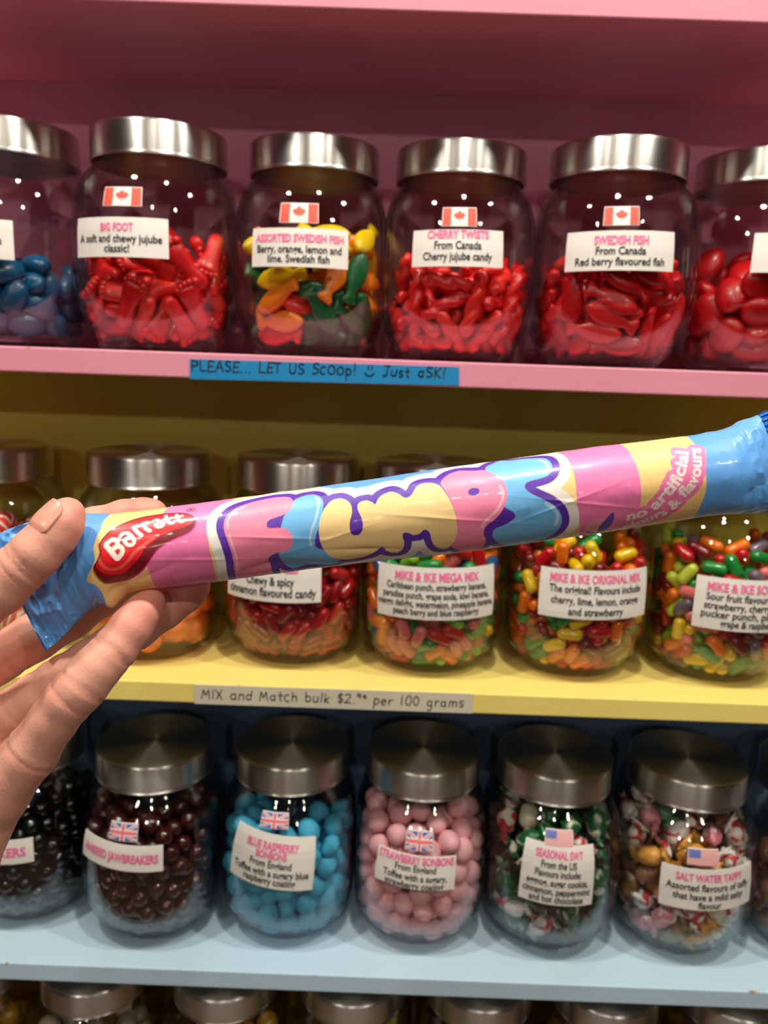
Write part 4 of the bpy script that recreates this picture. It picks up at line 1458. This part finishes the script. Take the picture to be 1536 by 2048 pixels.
t1 = path_text('no artificial', C5([(700, 905), (790, 890), (880, 860), (990, 805), (1110, 700), (1200, 605), (1268, 512), (1300, 405), (1318, 330), (1322, 245)], 5), 33, 0.03)
t2 = path_text('colours & flavours', C5([(600, 1000), (730, 970), (860, 935), (990, 890), (1110, 845), (1210, 775), (1275, 700), (1370, 610), (1425, 520), (1446, 440), (1452, 360), (1448, 280), (1440, 205)], 5), 31, 0.03)
put(dilate(t1 | t2, 9.0), (248, 126, 178))
put(shape(C5([(300, 990), (320, 920), (400, 868), (500, 862), (570, 900), (560, 960), (470, 1010), (360, 1025)])) & ~dilate(t1 | t2, 9.0), (250, 186, 168), 0.6)
put(shape(C5([(570, 800), (578, 860), (540, 930), (470, 985), (410, 1008), (430, 945), (482, 880)])), (92, 66, 176))
put(shape(C5([(300, 985), (350, 982), (418, 1010), (360, 1016)])), (92, 66, 176))
put(t1 | t2, (252, 236, 228))
for pts in ([(253, 1127), (245, 1120), (236, 1128), (238, 1140), (250, 1138), (256, 1126)], [(210, 1146), (203, 1142), (197, 1152), (203, 1160)], [(178, 1168), (172, 1162), (165, 1172), (170, 1180)]):
    put(line([(x - 52, y + 68) for x, y in pts], 3.0), (206, 190, 222))
print_rgb = CAN.reshape(NVV, SSX, NU, SSX, 3).mean((1, 3))        # rows go round the bar, columns along it
del CAN

# ---- the wrapper's shape: a tube that flattens towards its two sealed ends
XS = [38, 60, 100, 150, 190, 230, 300, 600, 760, 900, 1200, 1400, 1450, 1490, 1515, 1560, 1605]
CXT = [38, 60, 102, 148, 188, 230, 300, 600, 760, 900, 1200, 1400, 1450, 1490, 1515, 1560, 1605]
CYT = [1190, 1175, 1150, 1127, 1116, 1109.5, 1100, 1060, 1039, 1021, 979.5, 951.5, 944, 936, 930, 922, 914]
AT = [124, 122, 114, 102, 90, 82, 80, 80, 82, 86, 86, 82, 84, 88, 92, 104, 112]
BT = [3, 9, 32, 54, 70, 79, 80, 80, 83, 86, 86, 82, 78, 62, 44, 12, 2]
ANG = [-27, -25, -20, -14, -9.5, -7.7, -7.7, -7.7, -7.7, -7.7, -7.7, -8, -10, -14, -17, -19, -19]
us = UMIN + DU * np.arange(NU)
xs = AX + us * TX


def smi(x, tab, k=15):
    y = np.interp(x, XS, tab)
    kk = np.ones(k) / k
    return np.convolve(np.pad(y, k // 2, mode='edge'), kk, 'valid')


cxs, cys = smi(xs, CXT), smi(xs, CYT)
aa, bb, an = smi(xs, AT), smi(xs, BT), np.radians(smi(xs, ANG))
phis = (np.arange(NVV) + 0.5) / NVV * 2 * PI - PI
g = np.random.default_rng(5)


def noise2(nu, nv, periodic=True):
    """smooth random field sampled on the wrapper grid (round the bar x along it)"""
    T = g.uniform(-1, 1, (nv, nu))
    y = np.arange(NVV) / NVV * nv
    x = np.linspace(0, nu - 1.001, NU)
    y0, x0 = np.floor(y).astype(int), np.floor(x).astype(int)
    fy, fx = y - y0, x - x0
    fy, fx = fy * fy * (3 - 2 * fy), fx * fx * (3 - 2 * fx)
    y1, x1 = (y0 + 1) % nv, np.minimum(x0 + 1, nu - 1)
    y0 %= nv
    return (T[y0][:, x0] * (1 - fx) + T[y0][:, x1] * fx) * (1 - fy)[:, None] + (T[y1][:, x0] * (1 - fx) + T[y1][:, x1] * fx) * fy[:, None]


ends = np.clip((240 - xs) / 150, 0, 1) + np.clip((xs - 1400) / 110, 0, 1)
crump = 0.35 + 2.0 * ends
disp = noise2(40, 9) * 1.4 * crump
disp += (0.5 - np.abs(noise2(28, 7))) * 1.6 * crump
disp += (0.35 - np.abs(noise2(70, 18))) * 1.1 * crump
for (cx, cp, lu, lv, hh, rot) in ((520, -0.85, 40, .16, -4, .3), (590, -1.0, 46, .2, -7, -.4), (700, 0.9, 60, .10, 2.2, .2), (760, .95, 40, .08, 2.2, -.3), (800, .75, 50, .06, 1.8, .15), (560, -.1, 90, .05, 1.3, -.25), (900, -.2, 120, .05, 1.4, -.3), (1090, -.25, 100, .045, 1.3, .35),
                                  (1180, -.35, 120, .045, 1.4, -.35), (330, -.55, 40, .1, -2.5, .5), (420, -.4, 90, .05, 1.4, -.2), (1480, -.5, 26, .25, -8, .5), (1450, -.9, 24, .3, 5, -.4), (222, -1.25, 20, .40, 24, 0), (240, -.9, 22, .2, -6, .3), (1000, 1.25, 40, .15, -3, 0), (640, -.35, 80, .05, 1.2, .3), (720, -.7, 60, .08, -3, -.2)):
    dx = (xs - cx)[None, :] / lu
    dp = (phis[:, None] - cp - rot * (xs - cx)[None, :] / 120) / lv
    disp += hh * np.exp(-(dx ** 2)) * np.exp(-np.abs(dp) ** 1.4)
ell = 2.0
ca, sa = np.sin(phis)[:, None], np.cos(phis)[:, None]
offn = ca * (aa[None, :] + disp)              # up across the bar
offb = sa * (bb[None, :] + disp * np.minimum(1, bb[None, :] / 30))
ux, uy = np.sin(an), -np.cos(an)              # pixel direction of "up across"
xpx = cxs[None, :] + offn * ux[None, :]
ypx = cys[None, :] + offn * uy[None, :]
X = (xpx - 768) * KP
Y = -(ypx - 1024) * KP
fold = (0.42 - np.abs(noise2(60, 9))) * 15.0 + (0.4 - np.abs(noise2(130, 22))) * 4.5
dep = BD - offb * KP - fold * KP * (np.clip((205 - xs) / 110, 0, 1) ** 0.8 + 0.35 * np.clip((xs - 1420) / 90, 0, 1))[None, :]
base = np.array(CAM)
rt, up, fw = np.array(RT), np.array(UP), np.array(FW)
V = base + dep[..., None] * fw + X[..., None] * rt + Y[..., None] * up
bar = empty('candy_bar', P(768, 1037, BD))
tag(bar, 'long candy bar in a pink, blue and cream wrapper held by a hand', 'candy bar')
bar.rotation_mode = 'XYZ'
ii, jj = np.meshgrid(np.arange(NVV), np.arange(NU - 1), indexing='ij')
i2 = (ii + 1) % NVV
quads = np.stack([ii * NU + jj, ii * NU + jj + 1, i2 * NU + jj + 1, i2 * NU + jj], -1).reshape(-1, 4)
loc = V.reshape(-1, 3) - np.array(bar.location)
u_cut0, u_cut1 = 66.0, 1530.0


def np_mesh(name, verts, quads):
    me = bpy.data.meshes.new(name)
    me.vertices.add(len(verts))
    me.vertices.foreach_set('co', np.ascontiguousarray(verts, np.float32).ravel())
    nq = len(quads)
    me.loops.add(nq * 4)
    me.loops.foreach_set('vertex_index', np.ascontiguousarray(quads, np.int32).ravel())
    me.polygons.add(nq)
    me.polygons.foreach_set('loop_start', np.arange(0, nq * 4, 4, dtype=np.int32))
    me.polygons.foreach_set('loop_total', np.full(nq, 4, np.int32))
    me.update(calc_edges=True)
    me.validate()
    return me


film = mat('printed_film', (1, 1, 1), 0.42, Coat_Weight=0.3, Coat_Roughness=0.13, Specular_IOR_Level=0.5)
ca_ = N(film, 'ShaderNodeVertexColor', layer_name='print')
L(film, ca_.outputs['Color'], film.node_tree.nodes['Principled BSDF'].inputs['Base Color'])


def slanted(px_top, px_bot):
    """which wrapper stations lie left of a line that leans across the bar"""
    return xpx < px_top + (px_bot - px_top) * (0.5 - ca * 0.5)


tail = xpx[:, :-1] < (66 + 0 * ca) - 0
isl = (xs[None, :-1] < 50) & np.ones((NVV, 1), bool)
isr = ~slanted(1513, 1560)[:, :-1]
sel = lambda m: quads[m.reshape(-1)]


def compact(q):
    u, inv = np.unique(q, return_inverse=True)
    return u, inv.reshape(-1, 4)


for nm, m, lab in (('wrapper', ~(isl | isr), None), ('crimped_end', isl, 'blue sealed end pinched under the thumb'), ('crimped_end', isr, 'ridged dark blue sealed end')):
    u, q = compact(sel(m))
    vv = loc[u].copy()
    if nm == 'crimped_end' and 'ridged' in lab:
        # pressed ridges run along the bar
        ph = phis[u // NU]
        dpt = np.sin(np.sin(ph) * 62) * 0.00045
        vv = vv + np.outer(dpt * np.sign(np.cos(ph)) * -1, fw)
    me = np_mesh(nm, vv, q)
    o = obj(nm, me, None, bar)
    if lab:
        o['label'] = lab
    if nm == 'wrapper':
        at = me.color_attributes.new('print', 'FLOAT_COLOR', 'POINT')
        colr = np.ones((len(u), 4), np.float32)
        colr[:, :3] = print_rgb.reshape(-1, 3)[u]
        at.data.foreach_set('color', colr.ravel())
        me.materials.append(film)
    elif 'ridged' in lab:
        me.materials.append(mat('crimp_blue', lin((24, 104, 196)), 0.3, Coat_Weight=0.6, Coat_Roughness=0.15))
    else:
        me.materials.append(mat('end_blue', lin(W_BLUE), 0.3, Coat_Weight=0.7, Coat_Roughness=0.14))

# ------------------------------------------------------------------ the left hand holding it
SKIN = mat('skin', lin((214, 150, 124)), 0.5, Subsurface_Weight=0.18, Subsurface_Scale=0.004, Specular_IOR_Level=0.4)
SKIN.node_tree.nodes['Principled BSDF'].inputs['Subsurface Radius'].default_value = (1.0, 0.35, 0.2)


def Q3(px, py, d):
    """camera-aligned metres (right, up, away) of a photo pixel at depth d"""
    return np.array([(px - 768) / F * d, -(py - 1024) / F * d, d])


FING = {
    'thumb': [(-215, 1500, .266, 13.5), (-150, 1330, .258, 11.5), (-60, 1220, .253, 9.4), (0, 1172, .251, 9.0), (38, 1138, .2505, 8.2), (72, 1106, .2505, 8.0), (105, 1072, .252, 7.5), (124, 1046, .253, 6.8), (136, 1027, .2545, 5.4)],
    'index': [(-190, 1330, .285, 10), (-90, 1240, .289, 9.2), (20, 1155, .2925, 8.6), (110, 1092, .294, 8.0), (190, 1056, .2945, 7.8), (250, 1038, .294, 7.2), (288, 1030, .293, 6.4), (307, 1026, .293, 5.2)],
    'middle': [(-125, 1400, .288, 10.5), (-60, 1352, .289, 9.8), (0, 1315, .289, 9.2), (70, 1274, .290, 8.9), (140, 1233, .292, 8.5), (200, 1190, .294, 8.2), (255, 1150, .295, 7.7), (310, 1110, .295, 7.1), (340, 1088, .295, 5.8)],
    'ring': [(-60, 1480, .277, 10), (25, 1424, .276, 8.4), (70, 1393, .276, 7.8), (121, 1358, .276, 7.9), (180, 1322, .277, 7.6), (229, 1290, .278, 7.5), (275, 1257, .280, 7.1), (330, 1216, .282, 7.2), (372, 1186, .283, 6.7), (390, 1172, .283, 5.4)],
    'pinky': [(-5, 1580, .264, 10.5), (61, 1506, .261, 9.0), (107, 1440, .258, 7.8), (140, 1398, .256, 7.9), (166, 1370, .256, 8.1), (196, 1334, .257, 7.6), (226, 1302, .259, 7.3), (262, 1255, .262, 6.9), (287, 1224, .265, 6.3), (302, 1204, .267, 4.9)],
}
PALM = [((-190, 1330, .285, 11), (-330, 1700, .282, 15)), ((-125, 1400, .288, 11.5), (-330, 1720, .282, 16)), ((-60, 1480, .278, 11.5), (-320, 1760, .280, 16)), ((-5, 1580, .266, 10.5), (-120, 1780, .268, 14.5)), ((-120, 1780, .268, 14.5), (-280, 1880, .276, 17)),
        ((-215, 1500, .266, 13.5), (-330, 1680, .276, 17)), ((-150, 1330, .262, 11.0), (-190, 1330, .283, 10)), ((-215, 1500, .268, 12), (-125, 1420, .284, 10)), ((-60, 1500, .279, 11), (-215, 1560, .277, 14)), ((-110, 1640, .274, 13), (-230, 1680, .276, 15)),
        ((-330, 1740, .280, 18), (-420, 1900, .278, 20)), ((-420, 1900, .278, 20), (-700, 2330, .272, 26))]
H = 0.00078
lo = Q3(-730, 2480, 0.27) - 0.0
hi3 = Q3(440, 960, 0.285)
gx = np.arange(Q3(-800, 0, .27)[0], Q3(420, 0, .285)[0], H)
gy = np.arange(Q3(0, 2420, .27)[1], Q3(0, 970, .29)[1], H)
gz = np.arange(0.232, 0.318, H)
NX, NY, NZ = len(gx), len(gy), len(gz)
org = np.array([gx[0], gy[0], gz[0]])
BIG = 0.02


def cone_field(a, b):
    """distance to a tapered capsule on the part of the grid around it"""
    pa, pb, ra, rb = Q3(*a[:3]), Q3(*b[:3]), a[3] / 1000, b[3] / 1000
    m = max(ra, rb) + 0.012
    i0 = np.maximum(((np.minimum(pa, pb) - m - org) / H).astype(int), 0)
    i1 = np.minimum(((np.maximum(pa, pb) + m - org) / H).astype(int) + 2, (NX, NY, NZ))
    if (i1 <= i0).any():
        return None
    x = gx[i0[0]:i1[0], None, None] - pa[0]
    y = gy[None, i0[1]:i1[1], None] - pa[1]
    z = gz[None, None, i0[2]:i1[2]] - pa[2]
    ba = pb - pa
    t = np.clip((x * ba[0] + y * ba[1] + z * ba[2]) / (ba @ ba), 0, 1).astype(np.float32)
    d = np.sqrt((x - t * ba[0]) ** 2 + (y - t * ba[1]) ** 2 + (z - t * ba[2]) ** 2) - (ra + (rb - ra) * t)
    return (slice(i0[0], i1[0]), slice(i0[1], i1[1]), slice(i0[2], i1[2])), d.astype(np.float32)


def smin(a, b, k):
    h = np.maximum(k - np.abs(a - b), 0) / k
    return np.minimum(a, b) - h * h * k * 0.25


palm = np.full((NX, NY, NZ), BIG, np.float32)
for a, b in PALM:
    r = cone_field(a, b)
    if r:
        palm[r[0]] = smin(palm[r[0]], r[1], 0.011)
hand = palm.copy()
CREASE = {'pinky': (1.05, 3.1, 4.0, 5.95), 'ring': (1.2, 3.0, 5.6), 'middle': (2.0, 2.3), 'thumb': (3.9, 4.3, 4.6), 'index': ()}
for nm, ch in FING.items():
    f = np.full((NX, NY, NZ), BIG, np.float32)
    for a, b in zip(ch[:-1], ch[1:]):
        r = cone_field(a, b)
        if r:
            f[r[0]] = smin(f[r[0]], r[1], 0.0022)
    # flexion creases: shallow grooves across the palm side of the joints
    for s in CREASE[nm]:
        i = int(s)
        pa, pb = Q3(*ch[i][:3]), Q3(*ch[min(i + 1, len(ch) - 1)][:3])
        c = pa + (pb - pa) * (s - i)
        ax = (pb - pa) / np.linalg.norm(pb - pa)
        ax = ax + np.array([0, 0, 0.12])
        R_ = 0.012
        i0 = np.maximum(((c - R_ - org) / H).astype(int), 0)
        i1 = np.minimum(((c + R_ - org) / H).astype(int) + 1, (NX, NY, NZ))
        sl = tuple(slice(p, q) for p, q in zip(i0, i1))
        x = gx[sl[0], None, None] - c[0]
        y = gy[None, sl[1], None] - c[1]
        z = gz[None, None, sl[2]] - c[2]
        t = x * ax[0] + y * ax[1] + z * ax[2] + 0.0006 * np.sin(900 * (x + y))
        f[sl] += (0.00055 * np.exp(-(t / 0.0009) ** 2) * (z < 0.002)).astype(np.float32)
    kk = 0.005 if nm != 'thumb' else 0.009
    both = smin(palm, f, kk)
    hand = np.minimum(hand, both)
# palm lines
for pts in ([(20, 1375, .262), (60, 1470, .252), (88, 1560, .254), (60, 1620, .255)], [(-60, 1560, .262), (0, 1610, .254), (30, 1640, .255)]):
    for a, b in zip(pts[:-1], pts[1:]):
        pass
import openvdb
grid = openvdb.FloatGrid()
grid.copyFromArray(hand.astype(np.float32))
hv, _, hq = (lambda r: (r[0], None, r[1]))(grid.convertToQuads(isovalue=0.0))
hv = np.array(hv) * H + org
hq = np.array(hq)
del hand, palm, f, both
W3 = base + hv[:, 0:1] * rt + hv[:, 1:2] * up + hv[:, 2:3] * fw
wrist = np.array(P(-330, 1720, .28))
person = empty('hand', wrist)
tag(person, 'left hand with bare skin pinching the blue end of the candy bar wrapper', 'hand')
me = np_mesh('skin_surface', W3 - wrist, hq[:, ::-1])
ho = obj('palm_and_fingers', me, SKIN, person)
# light Laplacian smoothing of the voxel steps
sm = ho.modifiers.new('smooth', 'SMOOTH')
sm.factor = 0.5
sm.iterations = 4
# blush: fingertips and creases are redder than the rest
blush = np.zeros(len(hv), np.float32)
for nm, ch in FING.items():
    tip = Q3(*ch[-2][:3])
    blush = np.maximum(blush, np.exp(-((np.linalg.norm(hv - tip, axis=1) / 0.012) ** 2)) * (0.75 if nm != 'thumb' else 0.45))
    for s in CREASE[nm]:
        i = int(s)
        c = Q3(*ch[i][:3]) + (Q3(*ch[i + 1][:3]) - Q3(*ch[i][:3])) * (s - i)
        ax = Q3(*ch[i + 1][:3]) - Q3(*ch[i][:3])
        ax /= np.linalg.norm(ax)
        dd = hv - c
        blush = np.maximum(blush, 0.28 * np.exp(-((dd @ ax) / 0.0010) ** 2) * (np.linalg.norm(dd, axis=1) < 0.0105))
at = me.attributes.new('blush', 'FLOAT', 'POINT')
at.data.foreach_set('value', blush)
b = SKIN.node_tree.nodes['Principled BSDF']
an_ = N(SKIN, 'ShaderNodeAttribute', attribute_name='blush')
tc = N(SKIN, 'ShaderNodeTexCoord')
n1 = N(SKIN, 'ShaderNodeTexNoise')
n1.inputs['Scale'].default_value = 90
n1.inputs['Detail'].default_value = 5
L(SKIN, tc.outputs['Object'], n1.inputs['Vector'])
ad = N(SKIN, 'ShaderNodeMath', operation='MULTIPLY_ADD')
L(SKIN, n1.outputs['Fac'], ad.inputs[0])
ad.inputs[1].default_value = 0.36
L(SKIN, an_.outputs['Fac'], ad.inputs[2])
mx = N(SKIN, 'ShaderNodeMix', data_type='RGBA')
L(SKIN, ad.outputs[0], mx.inputs['Factor'])
mx.inputs['A'].default_value = (*lin((228, 172, 150)), 1)
mx.inputs['B'].default_value = (*lin((206, 124, 110)), 1)
L(SKIN, mx.outputs['Result'], b.inputs['Base Color'])
vo = N(SKIN, 'ShaderNodeTexVoronoi')
vo.inputs['Scale'].default_value = 1100
mp = N(SKIN, 'ShaderNodeMapping')
mp.inputs['Scale'].default_value = (1, 1, 0.6)
L(SKIN, tc.outputs['Object'], mp.inputs[0])
L(SKIN, mp.outputs[0], vo.inputs['Vector'])
n2 = N(SKIN, 'ShaderNodeTexNoise')
n2.inputs['Scale'].default_value = 420
n2.inputs['Detail'].default_value = 4
L(SKIN, tc.outputs['Object'], n2.inputs['Vector'])
mm_ = N(SKIN, 'ShaderNodeMath', operation='MULTIPLY_ADD')
L(SKIN, vo.outputs['Distance'], mm_.inputs[0])
mm_.inputs[1].default_value = 0.5
L(SKIN, n2.outputs['Fac'], mm_.inputs[2])
bp = N(SKIN, 'ShaderNodeBump')
bp.inputs['Strength'].default_value = 0.28
bp.inputs['Distance'].default_value = 0.0004
L(SKIN, mm_.outputs[0], bp.inputs['Height'])
L(SKIN, bp.outputs[0], b.inputs['Normal'])

# thumbnail
a_, t_ = Q3(88, 1088, .2512), Q3(137, 1026, .2548)
tdir = (t_ - a_) / np.linalg.norm(t_ - a_)
nrm = np.array([-0.60, 0.40, -0.72])
nrm -= tdir * (nrm @ tdir)
nrm /= np.linalg.norm(nrm)
sd = np.cross(nrm, tdir)
c0 = Q3(114, 1057, .2525)
verts, faces = [], []
na, nt = 22, 18
for layer in (0.00045, -0.0006):
    for i in range(na + 1):
        s = i / na
        al = -0.0062 + 0.0135 * s
        half = 52 * (min(1, (s / 0.22)) ** 0.5 if s < 0.22 else 1) * (1 if s < 0.72 else math.sqrt(max(0.0, 1 - ((s - 0.72) / 0.29) ** 2)) * 0.9 + 0.1)
        rad = 0.0078 - 0.0013 * max(0, (s - 0.4) / 0.6) ** 1.5 - 0.0013 * max(0, 1 - s / 0.28) + layer
        for k in range(nt + 1):
            th = math.radians(-half + 2 * half * k / nt)
            p = c0 + tdir * al + rad * (math.cos(th) * nrm + math.sin(th) * sd)
            w_ = base + p[0] * rt + p[1] * up + p[2] * fw
            verts.append(tuple(w_ - wrist))
n1_ = (na + 1) * (nt + 1)
for i in range(na):
    for k in range(nt):
        q = i * (nt + 1) + k
        faces += [(q, q + 1, q + nt + 2, q + nt + 1), (n1_ + q, n1_ + q + nt + 1, n1_ + q + nt + 2, n1_ + q + 1)]
for i in range(na):
    for k in (0, nt):
        q = i * (nt + 1) + k
        faces.append((q, q + nt + 1, n1_ + q + nt + 1, n1_ + q))
for k in range(nt):
    for i in (0, na):
        q = i * (nt + 1) + k
        faces.append((q, n1_ + q, n1_ + q + 1, q + 1))
nail = obj('nail', bm_fix(pymesh('nail', verts, faces)), mat('nail', lin((222, 156, 136)), 0.28, Coat_Weight=0.3, Subsurface_Weight=0.1, Subsurface_Scale=0.003), person)
nail['label'] = 'pink thumbnail'
